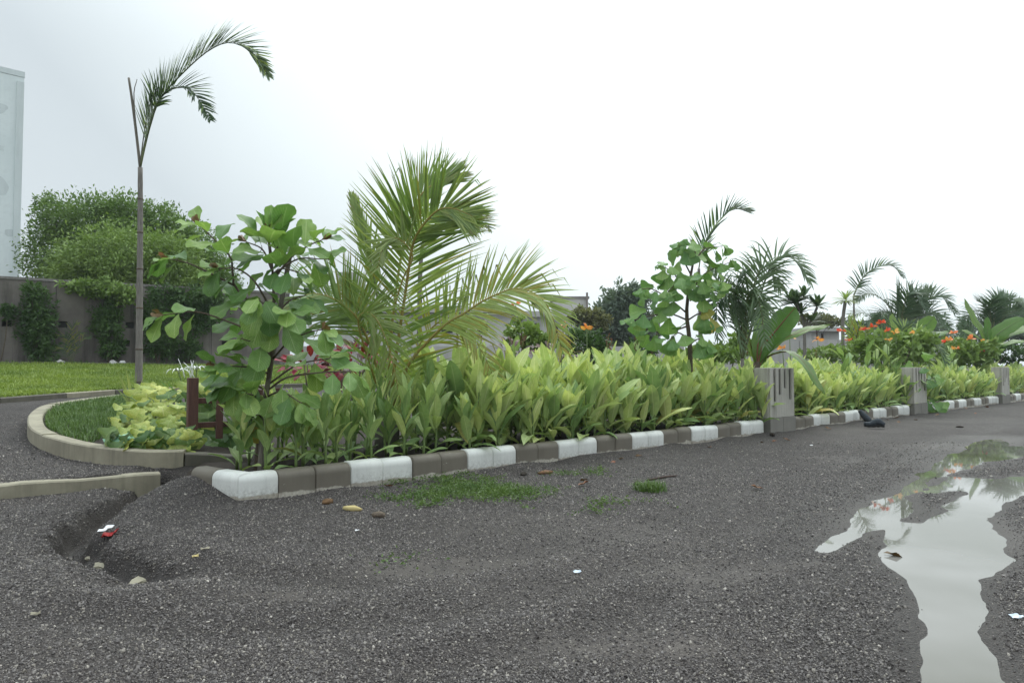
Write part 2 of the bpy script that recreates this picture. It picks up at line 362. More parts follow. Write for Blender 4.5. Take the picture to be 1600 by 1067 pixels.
M['bldg3'] = mat_concrete('grey_plaster', (.48, .47, .45), (.40, .39, .37), (.22, .22, .21), .35, .5)  # base tone lightened to put haze over the far buildings into the colour
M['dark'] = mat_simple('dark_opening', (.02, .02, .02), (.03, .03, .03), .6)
M['stain'] = mat_concrete('flaked_plaster', (.63, .69, .69), (.57, .63, .63), (.46, .51, .51), 1.2, .5)
M['soil'] = mat_simple('dark_soil', (.035, .027, .02), (.018, .014, .011), .9, 25, .8, .02)
M['lawn'] = mat_simple('lawn_soil', (.10, .15, .03), (.07, .11, .025), .9, 6, .5, .02)
M['wood'] = mat_simple('red_brown_stain', (.135, .066, .054), (.08, .04, .034), .55, 10, .5, .004, .3, (6, 6, .6))
M['bark'] = mat_simple('brown_bark', (.15, .12, .09), (.08, .062, .048), .85, 20, .7, .01, .2, (3, 3, .8))
M['bark_grey'] = mat_simple('grey_palm_bark', (.24, .225, .20), (.13, .12, .108), .85, 16, .6, .006, .2, (4, 4, .5))
M['bamboo'] = mat_simple('weathered_bamboo', (.20, .185, .15), (.11, .10, .085), .7, 14, .4, .004, .2, (4, 4, .4))
M['stem_g'] = mat_simple('green_stem', (.16, .22, .07), (.10, .16, .05), .5, 14, .2)
M['rachis'] = mat_simple('palm_rachis', (.30, .23, .06), (.22, .20, .05), .5, 14, .2)
M['rachis_g'] = mat_simple('green_palm_rachis', (.13, .16, .06), (.09, .10, .05), .5, 14, .2)
M['hedge'] = mat_leaf('pale_striped_leaf', (.50, .60, .24), (.72, .76, .46), (.42, .53, .19), nv=13, slope=.55, mid=.07, rough=.45, trans=.30, var=.22, vs_=.55, tipcol=None)
M['hedge_g'] = mat_leaf('green_striped_leaf', (.29, .42, .15), (.48, .58, .29), (.23, .35, .12), nv=13, slope=.55, mid=.07, rough=.42, trans=.28, var=.25, vs_=.5)
M['hedge_y'] = mat_leaf('yellowing_leaf', (.46, .46, .13), (.56, .54, .2), (.36, .33, .10), nv=16, slope=.55, rough=.5, trans=.3)
M['broad'] = mat_leaf('broad_green_leaf', (.19, .34, .085), (.38, .50, .23), (.15, .28, .07), nv=11, slope=.38, mid=.045, rough=.42, trans=.38, var=.3, vs_=.5, spec=.4)
M['broad_red'] = mat_leaf('young_red_leaf', (.20, .10, .05), (.3, .2, .1), (.16, .12, .05), nv=11, slope=.38, trans=.3)
M['broad_y'] = mat_leaf('yellow_old_leaf', (.40, .34, .05), (.5, .45, .15), (.3, .3, .06), nv=11, slope=.38, trans=.3)
M['broad2'] = mat_leaf('drooping_green_leaf', (.18, .33, .09), (.3, .42, .18), (.14, .28, .075), nv=7, slope=.45, mid=.04, rough=.4, trans=.3, var=.3, vs_=.35)
M['coco'] = mat_leaf('coconut_leaflet', (.235, .34, .08), (.33, .40, .15), (.175, .27, .055), nv=1, slope=0, mid=.16, rough=.35, trans=.34, var=.25, vs_=0, tipcol=(.30, .22, .08), spec=.55)
M['coco_y'] = mat_leaf('yellowing_leaflet', (.30, .30, .055), (.38, .35, .10), (.23, .25, .05), nv=1, slope=0, mid=.16, rough=.4, trans=.34, var=.25, vs_=0, tipcol=(.30, .18, .06))
M['coco_pale'] = mat_leaf('pale_leaflet', (.27, .34, .12), (.36, .40, .18), (.22, .29, .09), nv=1, slope=0, mid=.16, rough=.4, trans=.34, var=.25, vs_=0)
M['palm_d'] = mat_leaf('dark_palm_leaflet', (.085, .145, .065), (.14, .2, .1), (.068, .12, .055), nv=1, slope=0, mid=.16, rough=.4, trans=.28, var=.3, vs_=0)
M['palm_m'] = mat_leaf('blue_green_leaflet', (.085, .150, .070), (.14, .2, .1), (.065, .12, .055), nv=1, slope=0, mid=.16, rough=.4, trans=.28, var=.3, vs_=0)
M['banana'] = mat_leaf('banana_leaf', (.13, .24, .045), (.21, .33, .09), (.11, .21, .04), nv=34, slope=.12, mid=.02, rough=.35, trans=.4, var=.2, vs_=.35, spec=.5)
M['banana_r'] = mat_simple('red_midrib', (.20, .07, .035), (.16, .09, .035), .45, 10, .1)
M['pothos'] = mat_leaf('yellow_green_leaf', (.46, .50, .13), (.55, .58, .25), (.30, .40, .08), nv=7, slope=.4, mid=.05, rough=.38, trans=.3, var=.2, vs_=.2)
M['pothos_g'] = mat_leaf('mid_green_heart_leaf', (.105, .20, .05), (.2, .3, .1), (.085, .16, .045), nv=7, slope=.4, mid=.05, rough=.38, trans=.3, var=.25, vs_=.3)
M['petal_w'] = mat_simple('white_petal', (.82, .84, .82), (.75, .78, .74), .5, 10, .1)
M['petal_o'] = mat_leaf('orange_petal', (.85, .36, .12), (.88, .52, .2), (.8, .26, .08), nv=3, slope=.2, trans=.4, var=.12, vs_=.4)
M['petal_r'] = mat_leaf('red_orange_petal', (.72, .09, .03), (.85, .35, .08), (.65, .14, .04), nv=3, slope=.2, trans=.4, var=.12, vs_=.4)
M['petal_y'] = mat_leaf('apricot_petal', (.85, .48, .13), (.85, .3, .1), (.8, .38, .1), nv=3, slope=.2, trans=.4, var=.12, vs_=.4)
M['croton'] = mat_leaf('red_croton_leaf', (.33, .030, .035), (.45, .12, .08), (.19, .025, .035), nv=8, slope=.4, rough=.4, trans=.25, var=.35, vs_=.5)
M['croton_p'] = mat_leaf('purple_croton_leaf', (.12, .05, .06), (.25, .14, .14), (.10, .10, .05), nv=8, slope=.4, rough=.4, trans=.2, var=.35, vs_=.5)
M['f_far'] = mat_foliage('acacia_leaves', (.085, .155, .042), (.18, .28, .07))
M['f_light'] = mat_foliage('light_acacia_leaves', (.13, .21, .055), (.24, .34, .09))
M['f_dark'] = mat_foliage('dark_shrub_leaves', (.040, .085, .028), (.085, .155, .042))
M['f_blue'] = mat_foliage('haze_tinted_leaves', (.095, .14, .105), (.16, .21, .145))  # bluish, paled tone puts distance haze into the far trees' leaf colour
M['f_olive'] = mat_foliage('olive_leaves', (.10, .12, .045), (.19, .19, .07))
M['grass'] = mat_foliage('grass_blades', (.065, .125, .035), (.13, .21, .055), .3, .5, 3)
M['grass_l'] = mat_foliage('lawn_blades', (.11, .18, .035), (.29, .37, .075), .3, .5, .8)
M['weed'] = mat_foliage('weed_leaves', (.065, .12, .035), (.14, .21, .06), .3, .5, 5)
M['dry'] = mat_leaf('dry_brown_leaf', (.20, .10, .045), (.28, .17, .09), (.12, .065, .035), nv=8, slope=.4, rough=.7, trans=.1, var=.4, vs_=.4)
M['twig'] = mat_simple('dead_twig', (.07, .045, .035), (.03, .02, .018), .8, 20, .5)
M['rag'] = mat_simple('dark_blue_cloth', (.05, .062, .075), (.025, .03, .036), .75, 30, .6, .004)
M['foil_r'] = mat_simple('red_wrapper', (.45, .03, .03), (.30, .02, .02), .3, 20, .2)
M['foil_w'] = mat_simple('white_wrapper', (.80, .80, .80), (.65, .65, .67), .3, 20, .2)
M['bag'] = mat_simple('mint_plastic', (.38, .66, .48), (.30, .55, .40), .3, 12, .4)
M['yel'] = mat_simple('yellowed_husk', (.52, .44, .20), (.38, .30, .13), .7, 18, .5)
M['blue'] = mat_simple('pale_blue_wrapper', (.45, .55, .65), (.6, .65, .7), .3, 18, .3)
# ================================================================== SETTING
def spaced(a, b, fine, lo, hi, grow=1.12):
    c = list(np.arange(a, b + 1e-6, fine)); st_ = fine; x = b
    while x < hi: st_ = min(st_ * grow, 12); x += st_; c.append(x)
    st_ = fine; x = a; pre = []
    while x > lo: st_ = min(st_ * grow, 12); x -= st_; pre.append(x)
    return np.array(pre[::-1] + c)
def grid_mesh(name, X, Y, Z, mats, uv=False):
    ny, nx = X.shape; me = bpy.data.meshes.new(name)
    idx = np.arange(nx * ny).reshape(ny, nx)
    f = np.stack([idx[:-1, :-1], idx[:-1, 1:], idx[1:, 1:], idx[1:, :-1]], -1).reshape(-1, 4)
    me.vertices.add(nx * ny); me.vertices.foreach_set('co', np.stack([X, Y, Z], -1).astype(np.float32).ravel())
    me.loops.add(f.size); me.loops.foreach_set('vertex_index', f.astype(np.int32).ravel())
    me.polygons.add(len(f)); me.polygons.foreach_set('loop_start', np.arange(0, f.size, 4, dtype=np.int32))
    me.polygons.foreach_set('use_smooth', np.ones(len(f), bool)); me.materials.append(mats); me.update(calc_edges=True); me.validate()
    return me
PALE = [(gp(a, b), r1, r2) for a, b, r1, r2 in ((650, 885, .42, .16), (760, 878, .3, .12), (1150, 900, .45, .2), (1230, 885, .3, .15), (420, 930, .3, .1), (980, 1010, .4, .15))]
def pale(x, y):
    k = 0 * x
    for c, r1, r2 in PALE: k = np.maximum(k, np.exp(-(((x - c.x) / r1) ** 2 + ((y - c.y) / r2) ** 2)))
    return np.clip(k * (1 + 1.2 * vnoise(x * 6, y * 6)), 0, 1)
xs = spaced(-5.2, 5.6, .03, -160, 200); ys = spaced(1.6, 9.0, .03, -40, 320)
GX, GY = np.meshgrid(xs, ys); GZ = H(GX, GY)
me = grid_mesh('gravel_ground', GX, GY, GZ, M['gravel'])
sd = pud_sd(GX, GY)
wet = np.clip(.8 * smooth(.45, .1, sd) + smooth(.75, -.05, sd + .5 * vnoise(GX * 1.7, GY * 1.7)) + .35 * smooth(.05, .3, vnoise(GX * .7 + 3, GY * .7) - .05) + smooth(-.01, -.06, GZ), 0, 1)
tk_ = np.min([polydist(GX + .1 * vnoise(GX * 3, GY * 3), GY, l) for l in TRACKS], 0)
wet = np.clip(wet + .5 * np.exp(-(tk_ / .14) ** 2), 0, 1)
snd = np.clip(.95 * pale(GX, GY) + .22 * np.exp(-(tk_ / .13) ** 2) + .4 * smooth(.2, .36, vnoise(GX * .55 + 20, GY * .9 + 7)) + .8 * smooth(-.02, -.06, GZ) * (sd > .3) + .3 * smooth(.22, .0, np.abs(sd)), 0, 1)
for nm, ar in (('wet', wet), ('sand', snd)):
    a = me.attributes.new(nm, 'FLOAT', 'POINT'); a.data.foreach_set('value', ar.astype(np.float32).ravel())
tag(link('ground', me), 'dark wet gravel yard', kind='structure')

# puddle water: a level sheet; the ground rising through it makes its shore
wx = np.linspace(1.0, 9.0, 60); wy = np.linspace(1.7, 11.0, 60)
X, Y = np.meshgrid(wx, wy); keep = pud_sd(X, Y)
me = grid_mesh('puddle', X, Y, np.full_like(X, -.010), M['water'])
bmv = [bool((keep[j:j + 2, i:i + 2] < .25).any()) for j in range(59) for i in range(59)]
import bmesh
bm = bmesh.new(); bm.from_mesh(me); bm.faces.ensure_lookup_table()
bmesh.ops.delete(bm, geom=[f for f, k in zip(bm.faces, bmv) if not k], context='FACES'); bm.to_mesh(me); bm.free()
tag(link('puddle_water', me), 'long muddy rain puddle on the gravel', kind='structure')

# loose chippings lying on the yard (geometry-node instances)
def gn_stones(pts, scales, name):
    me = bpy.data.meshes.new(name); me.vertices.add(len(pts)); me.vertices.foreach_set('co', pts.astype(np.float32).ravel())
    a = me.attributes.new('sc', 'FLOAT', 'POINT'); a.data.foreach_set('value', scales.astype(np.float32)); me.materials.append(M['stone'])
    o = link(name, me); g = bpy.data.node_groups.new('scatter_chippings', 'GeometryNodeTree')
    g.interface.new_socket('Geometry', in_out='INPUT', socket_type='NodeSocketGeometry'); g.interface.new_socket('Geometry', in_out='OUTPUT', socket_type='NodeSocketGeometry')
    gi, go = N(g, 'NodeGroupInput'), N(g, 'NodeGroupOutput'); L = g.links.new
    ico = N(g, 'GeometryNodeMeshIcoSphere'); ico.inputs['Radius'].default_value = .5; ico.inputs['Subdivisions'].default_value = 1
    sp = N(g, 'GeometryNodeSetPosition'); rv = N(g, 'FunctionNodeRandomValue', data_type='FLOAT_VECTOR')
    rv.inputs[0].default_value = (-.17,) * 3; rv.inputs[1].default_value = (.17,) * 3
    L(ico.outputs[0], sp.inputs[0]); L(rv.outputs[0], sp.inputs['Offset'])
    sm = N(g, 'GeometryNodeSetMaterial'); sm.inputs['Material'].default_value = M['stone']; L(sp.outputs[0], sm.inputs[0])
    ip = N(g, 'GeometryNodeInstanceOnPoints'); L(gi.outputs[0], ip.inputs['Points']); L(sm.outputs[0], ip.inputs['Instance'])
    rr = N(g, 'FunctionNodeRandomValue', data_type='FLOAT_VECTOR'); rr.inputs[1].default_value = (6.28,) * 3; L(rr.outputs[0], ip.inputs['Rotation'])
    na = N(g, 'GeometryNodeInputNamedAttribute', data_type='FLOAT'); na.inputs[0].default_value = 'sc'
    r2 = N(g, 'FunctionNodeRandomValue', data_type='FLOAT_VECTOR'); r2.inputs[0].default_value = (.7, .55, .4); r2.inputs[1].default_value = (1.35, 1.0, .8); r2.inputs['Seed'].default_value = 5
    vm = N(g, 'ShaderNodeVectorMath', operation='SCALE'); L(r2.outputs[0], vm.inputs[0]); L(na.outputs[0], vm.inputs['Scale']); L(vm.outputs[0], ip.inputs['Scale'])
    L(ip.outputs[0], go.inputs[0]); md = o.modifiers.new('scatter', 'NODES'); md.node_group = g; return o
def yard_points(n, y0, y1):
    y = y0 + (y1 - y0) * (RNG.random(n) if y0 < 7 else RNG.random(n) ** 1.6); x = (RNG.random(n) * 2 - 1) * (y * .82 + .4); return x, y
px_, py_ = [], []
for n, a, b in ((160000, 1.9, 4.2), (140000, 4.2, 7.0), (34000, 7, 9.5)):
    x, y = yard_points(n, a, b); px_.append(x); py_.append(y)
gx = np.concatenate(px_); gy = np.concatenate(py_); gz = H(gx, gy); sdv_ = pud_sd(gx, gy)
ss = (gx - P0[0]) * KN[0] + (gy - P0[1]) * KN[1]; tt = (gx - P0[0]) * KD[0] + (gy - P0[1]) * KD[1]
PLK = [tuple(gH(a, b)[:2]) for a, b in ((392, 738), (340, 733), (286, 729), (223, 729), (159, 726), (115, 719), (86, 712), (62, 702), (46, 690), (42, 676), (46, 664), (62, 652), (86, 645), (115, 640), (150, 636), (185, 632), (230, 629))]
ok = ((gz > -.012 + .006 * RNG.random(len(gz))) | (sdv_ > .5)) & ~((ss > -.01) & (tt > -.4)) & (RNG.random(len(gz)) > .97 * smooth(.17, .0, sdv_))
dens = vnoise(gx * .55 + 20, gy * .9 + 7); ok &= RNG.random(len(gz)) > smooth(.15, .4, dens) * .3
ok &= RNG.random(len(gz)) > .75 * pale(gx, gy)
tkd = np.min([polydist(gx, gy, l) for l in TRACKS], 0); ok &= RNG.random(len(gz)) > .25 * np.exp(-(tkd / .13) ** 2)
ok &= RNG.random(len(gz)) > .25 * smooth(-.05, -.1, gz) * (sdv_ > .5)
pd_ = polydist(gx, gy, PLK, True); ok &= pd_ > 0
sz = (.005 + .005 * RNG.random(len(gz)) + .011 * RNG.random(len(gz)) ** 9) * (1 + .25 * smooth(3, 8, gy))
tag(gn_stones(np.stack([gx, gy, gz + sz * .12], -1)[ok], sz[ok], 'gravel_stones'), 'loose grey basalt chippings covering the yard', kind='stuff')

# soil of the planting bed
T = np.linspace(-.9, 30, 200); SS = np.linspace(.10, 3.4, 24); TT, SG = np.meshgrid(T, SS)
X = P0[0] + KD[0] * TT + KN[0] * SG; Y = P0[1] + KD[1] * TT + KN[1] * SG
Z = np.maximum(.15 + .03 * vnoise(X * 4, Y * 4), H(X, Y, False) + .02) - .25 * smooth(-.15, -.55, TT) 
tag(link('bed_soil', grid_mesh('bed_soil', X, Y, Z, M['soil'])), 'dark soil of the planting bed', kind='structure')

# striped kerbs: each kerb a thing, each block a part
def kerb_block_mesh(mat, L, name):
    prof = [(-.005, -.16), (-.008, .16)] + [(.052 - .06 * cos(a), .17 + .06 * sin(a)) for a in np.linspace(.12, pi / 2, 6)] + [(.125, .228), (.15, .215), (.15, -.16)]
    mb = MB(); n = len(prof); g = .0035
    for i, x in enumerate((g, g + .008, L - g - .008, L - g)):
        ins = .006 if i in (0, 3) else 0
        mb.add([(x, p[0] + (ins if p[0] < .07 else -ins), p[1] - (ins if p[1] > .1 else 0)) for p in prof], [])
    for i in range(3):
        for k in range(n - 1): mb.f.append((i * n + k, (i + 1) * n + k, (i + 1) * n + k + 1, i * n + k + 1)); mb.mi.append(0)
    mb.f.append(tuple(range(n))); mb.mi.append(0); mb.f.append(tuple(3 * n + k for k in range(n - 1, -1, -1))); mb.mi.append(0)
    return mb.mesh(name, mat, True)
KW = kerb_block_mesh(M['kerb_white'], BL, 'kerb_block_white'); KG = kerb_block_mesh(M['kerb_grey'], BL, 'kerb_block_grey')
KANG = math.atan2(KD[1], KD[0])
def kerb_run(label, n0, cols):
    p = st(0, n0 * BL); root = thing('striped_kerb', label, 'kerb', (p.x, p.y, 0), 'striped kerbs edging the planting bed', KANG)
    for i, c in enumerate(cols):
        Mx = Matrix.Translation((i * BL, random.uniform(-.007, .007), random.uniform(-.009, .007))) @ Matrix.Rotation(random.uniform(-.014, .014), 4, 'Z') @ Matrix.Rotation(random.uniform(-.012, .012), 4, 'X') @ Matrix.Rotation(random.uniform(-.010, .010), 4, 'Y')
        link('kerb_block', KW if c == 'w' else KG, root, Mx)
    return root
c1 = 'w' + 'ggww' * 6
k1 = kerb_run('long striped kerb from the corner to the first grooved pillar', -1, c1)
# the short return round the corner
cpos = st(0, -BL)
arms = [(Vector((-.85, .52)).normalized(), 'w'), (Vector((-.80, .60)).normalized(), 'g')]
root = thing('striped_kerb', 'short kerb return at the corner, one white and one grey block half buried', 'kerb', (cpos.x, cpos.y, 0), 'striped kerbs edging the planting bed')
p = Vector((0, 0))
for d, c in arms:
    a = math.atan2(-d.y, -d.x)
    q = p + d * BL
    link('kerb_block', KW if c == 'w' else KG, root, Matrix.Translation((q.x, q.y, 0)) @ Matrix.Rotation(a, 4, 'Z')); p = q
kerb_run('striped kerb between the first and second grooved pillars', 27.25, 'ggwwggwwggwwggww')
kerb_run('striped kerb between the second and third grooved pillars', 46.6, 'wwggwwgwwggwwggwww')
kerb_run('far striped kerb beyond the third grooved pillar', 68.3, 'ggwwggwwggwwggww')

# grooved pillars
def pillar(label, n0):
    Lp = 2.45 * BL; p = st(0, (n0 + .5) * BL)
    r = thing('grooved_pillar', label, 'pillar', (p.x, p.y, 0), 'grooved concrete pillars along the bed', KANG)
    D = .24; y0 = -.03
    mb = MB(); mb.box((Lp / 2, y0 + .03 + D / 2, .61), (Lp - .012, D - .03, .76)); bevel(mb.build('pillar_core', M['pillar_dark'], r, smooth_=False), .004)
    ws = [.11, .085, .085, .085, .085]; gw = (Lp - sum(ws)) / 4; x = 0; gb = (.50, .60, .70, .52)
    for i, w in enumerate(ws):
        mb = MB(); mb.box((x + w / 2, y0 + .016, .635), (w, .03, .77)); bevel(mb.build('rib', M['pillar'], r, smooth_=False), .003, 1); x += w
        if i < 4:
            zb = gb[i]; mb = MB(); mb.box((x + gw / 2, y0 + .017, (zb + .25) / 2), (gw, .028, zb - .25)); mb.build('groove_stop', M['pillar'], r, smooth_=False); x += gw
    for xx, sx in ((-.012, 1), (Lp + .012, -1)):
        mb = MB(); mb.box((xx + sx * .0, y0 + .0 + D / 2 + .02, .635), (.024, D - .02, .77)); bevel(mb.build('side_panel', M['pillar'], r, smooth_=False), .003, 1)
    mb = MB(); mb.box((Lp / 2, y0 + D / 2 + .012, 1.008), (Lp - .02, D - .03, .03)); bevel(mb.build('top_slab', M['pillar'], r, smooth_=False), .005)
    for k in (0, 1):
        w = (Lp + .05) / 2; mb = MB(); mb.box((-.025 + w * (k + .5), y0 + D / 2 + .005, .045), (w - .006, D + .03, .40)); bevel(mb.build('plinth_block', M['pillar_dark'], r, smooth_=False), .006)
    return r
pillar('pale grooved pillar nearest the camera, beside the drooping banana leaf', 24.05)
pillar('pale grooved pillar in the middle, behind leaning hedge leaves', 43.45)
pillar('small pale grooved pillar farthest along the kerb', 65.0)

# planter kerb with rounded nose
def sweep(pts, z0s, z1s, width, name, mat, parent, origin, side=1, bev=.012):
    """rectangular section swept along a ground polyline; inner edge on the left of travel when side=1"""
    mb = MB(); n = len(pts); pts = [Vector((p[0], p[1])) for p in pts]
    for i, p in enumerate(pts):
        a = pts[max(i - 1, 0)]; b = pts[min(i + 1, n - 1)]; T = (b - a).normalized(); Nn = Vector((T.y, -T.x)) * side
        q = p + Nn * width; z0, z1 = z0s[i], z1s[i]
        mb.add([(p.x, p.y, z0), (p.x, p.y, z1 - bev), (p.x + Nn.x * bev, p.y + Nn.y * bev, z1), (q.x - Nn.x * bev, q.y - Nn.y * bev, z1), (q.x, q.y, z1 - bev), (q.x, q.y, z0)], [(5, 4, 3, 2, 1, 0)] if i == 0 else ([(0, 1, 2, 3, 4, 5)] if i == n - 1 else []))
    for i in range(n - 1):
        for k in range(5): a = i * 6 + k; mb.f.append((a, a + 1, a + 7, a + 6)); mb.mi.append(0)
    return mb.build(name, mat, parent, origin, smooth_=False)
def dens_poly(pts, n):
    P = smooth_pts([Vector((p[0], p[1], 0)) for p in pts], n); return [(q.x, q.y) for q in P]
pk_root = thing('planter_kerb', 'raised concrete kerb curving round the grass nose of the planter', 'kerb', (PLK[2][0], PLK[2][1], 0))
KH = .155
curve = dens_poly(PLK[2:], 60)
zt = [h(x, y) for x, y in curve]
def run(pl, name, mat, w=.15, kh=KH):
    zz = np.array([float(H(np.array([x]), np.array([y]), False)[0]) for x, y in pl]); zz = np.convolve(np.pad(zz, 3, 'edge'), np.ones(7) / 7, 'valid')
    return sweep(pl, zz - .15, zz + kh, w, name, mat, pk_root, pk_root.location, 1)
run(curve[:22], 'kerb_segment', M['concrete']); run(curve[21:42], 'kerb_segment', M['concrete']); run(curve[41:], 'kerb_segment', M['concrete'])
endb = dens_poly([PLK[0], PLK[1], (PLK[2][0] + .012, PLK[2][1] + .012)], 8)
run(endb, 'end_block', M['concrete_dark'], .2, KH - .015)
# planter soil & grass
pl_in = [tuple(gH(a, b)[:2]) for a, b in ((286, 725),)]
cx = np.mean([p[0] for p in PLK]); cy = np.mean([p[1] for p in PLK])
X, Y = np.meshgrid(np.arange(-8.5, -1.6, .08), np.arange(6.2, 12.5, .08)); D = polydist(X, Y, PLK, True)
Z = H(X, Y, False) + np.where(D < -.05, .115 + .04 * smooth(-.1, -.6, D), -.35) + .02 * vnoise(X * 5, Y * 5)
tag(link('planter_soil', grid_mesh('planter_soil', X, Y, Z, M['soil'])), 'dark planter soil', kind='structure')
def planter_z(x, y):
    d = float(polydist(np.array([x]), np.array([y]), PLK, True)[0]); return float(H(np.array([x]), np.array([y]), False)[0]) + .115 + .04 * float(smooth(-.1, -.6, d))

# low kerb by the wash-out
lk = thing('low_kerb', 'low mossy concrete kerb strip ending at the washed-out gully', 'kerb', (LKB[0], LKB[1], 0))
pl = [tuple(LKB - LKD * u) for u in np.linspace(0, 3.4, 18)]
sweep([(p[0] + .008 * math.sin(i * 1.3), p[1]) for i, p in enumerate(pl)], [-.22] * 18, [.115 + .006 * math.sin(i * 1.7) for i in range(18)], .15, 'kerb_strip', M['concrete'], lk, lk.location, 1)

# lawn with its kerb
front_px = ((-900, 672), (-650, 662), (-430, 650), (-260, 640), (-120, 636), (0, 630), (104, 622), (180, 617), (260, 613), (420, 607), (620, 600))
LF = [gH(a, b) for a, b in front_px]
lr = thing('lawn_kerb', 'straight grey concrete kerb along the front of the lawn', 'kerb', LF[3])
def lkz(x, y): return float(H(np.array([x]), np.array([y]), False)[0])
for i in range(1, len(LF) - 1):
    a, b = LF[i], LF[i + 1]; d = (b - a).normalized() * .006
    sweep([(a.x + d.x, a.y + d.y), (b.x - d.x, b.y - d.y)], [lkz(a.x, a.y) - .2, lkz(b.x, b.y) - .2], [lkz(a.x, a.y) + .085, lkz(b.x, b.y) + .085], .15, 'kerb_stone', M['concrete_dark'] if i % 2 else M['concrete'], lr, lr.location, -1)
# boundary wall line
WA, WB = at(0, 570, 18.6), at(345, 571, 21.6)
wd = Vector((WB.x - WA.x, WB.y - WA.y, 0)).normalized(); wn = Vector((-wd.y, wd.x, 0))
wz = lkz(WA.x, WA.y)
U = np.linspace(0, 1, 90); V = np.linspace(0, 1, 50)
fx = np.interp(U, np.linspace(0, 1, len(LF)), [p.x for p in LF]); fy = np.interp(U, np.linspace(0, 1, len(LF)), [p.y for p in LF])
w0 = WA - wd * 13 - wn * .7; w1 = WA + wd * 15 - wn * .7
bx = w0.x + (w1.x - w0.x) * U; by = w0.y + (w1.y - w0.y) * U
X = fx[None] * (1 - V[:, None]) + bx[None] * V[:, None]; Y = fy[None] * (1 - V[:, None]) + by[None] * V[:, None]
sh = np.clip(V[:, None] * 6, 0, 1) * 0 + .0
nf = Vector((wn.x, wn.y))
X = X + .16 * wn.x * (1 - V[:, None]); Y = Y + .16 * wn.y * (1 - V[:, None])
Z = H(X, Y, False) + .055 + .02 * vnoise(X * 1.5, Y * 1.5)
tag(link('lawn', grid_mesh('lawn', X, Y, Z, M['lawn'])), 'mown green lawn', kind='structure')
LAWN = (X, Y, Z)
# path edging in front of the wall
er = thing('wall_edging', 'thin concrete edging between the lawn and the grey boundary wall', 'edging', WA - wn * .6)
for i in range(11):
    a = WA + wd * (-11.2 + 2.4 * i) - wn * .66; b = a + wd * 2.39
    sweep([(a.x, a.y), (b.x, b.y)], [lkz(a.x, a.y) - .2, lkz(b.x, b.y) - .2], [lkz(a.x, a.y) + .11, lkz(b.x, b.y) + .11], .1, 'edging_stone', M['concrete_dark'], er, er.location, -1)

# ------------------------------------------------------------------ boundary wall of cement panels
WH = 2.34
bw_ = thing('boundary_wall', 'long grey cement boundary wall behind the lawn, with small square openings', 'wall', (WA.x, WA.y, wz))
Rw = Matrix(((wd.x, wn.x, 0), (wd.y, wn.y, 0), (0, 0, 1)))
def wpt(u, dpt, z): return Rw @ Vector((u, dpt, z))
def wall_u(px): # along-wall position seen at pixel column
    r = ray(px, 540); r2 = Vector((r.x, r.y)); 
    A = np.array([[r2.x, -wd.x], [r2.y, -wd.y]]); k = np.linalg.solve(A, np.array([WA.x, WA.y])); return k[1]
joints = [wall_u(-190) - 2.4 * k for k in (4, 3, 2, 1)] + [wall_u(a) for a in (-190, -60, 86, 158, 243, 330)] + [wall_u(330) + 2.4 * k for k in (1,)]
holes = [(wall_u(97), 507), (wall_u(202), 508), (wall_u(196), 536), (wall_u(352), 537), (wall_u(9), 505)]
def wz_at(u, py): 
    p = WA + wd * u; r = ray(0, py); return EYE + (r.z / r.y) * p.y - wz
for a, b in zip(joints[:-1], joints[1:]):
    hs = [(u, wz_at(u, py)) for u, py in holes if a < u < b]; mb = MB(); a += .006; b -= .006
    th = .2; base = -.5
    us = sorted({a, b, *[u + s_ for u, z in hs for s_ in (-.11, .11)]}); zs = sorted({base, WH, *[z + s_ for u, z in hs for s_ in (-.09, .09)]})
    for i in range(len(us) - 1):
        for k in range(len(zs) - 1):
            uc, zc = (us[i] + us[i + 1]) / 2, (zs[k] + zs[k + 1]) / 2
            if any(abs(uc - u) < .1 and abs(zc - z) < .08 for u, z in hs): continue
            mb.box(wpt(uc, th / 2, zc), (us[i + 1] - us[i], th, zs[k + 1] - zs[k]), Rw)
    mb.build('wall_panel', M['wall'], bw_, smooth_=False)
    mb = MB(); mb.box(wpt(b + .006, .245, WH / 2 - .25), (.16, .08, WH + .4), Rw); mb.build('joint_post', M['wall'], bw_, smooth_=False)
    mb = MB(); mb.box(wpt((a + b) / 2, .1, WH + .035), (b - a + .015, .25, .07), Rw); mb.build('coping', M['wall_top'], bw_, smooth_=False)
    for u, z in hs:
        mb = MB(); mb.box(wpt(u, .17, z), (.26, .05, .22), Rw); mb.build('vent_back', M['dark'], bw_, smooth_=False)

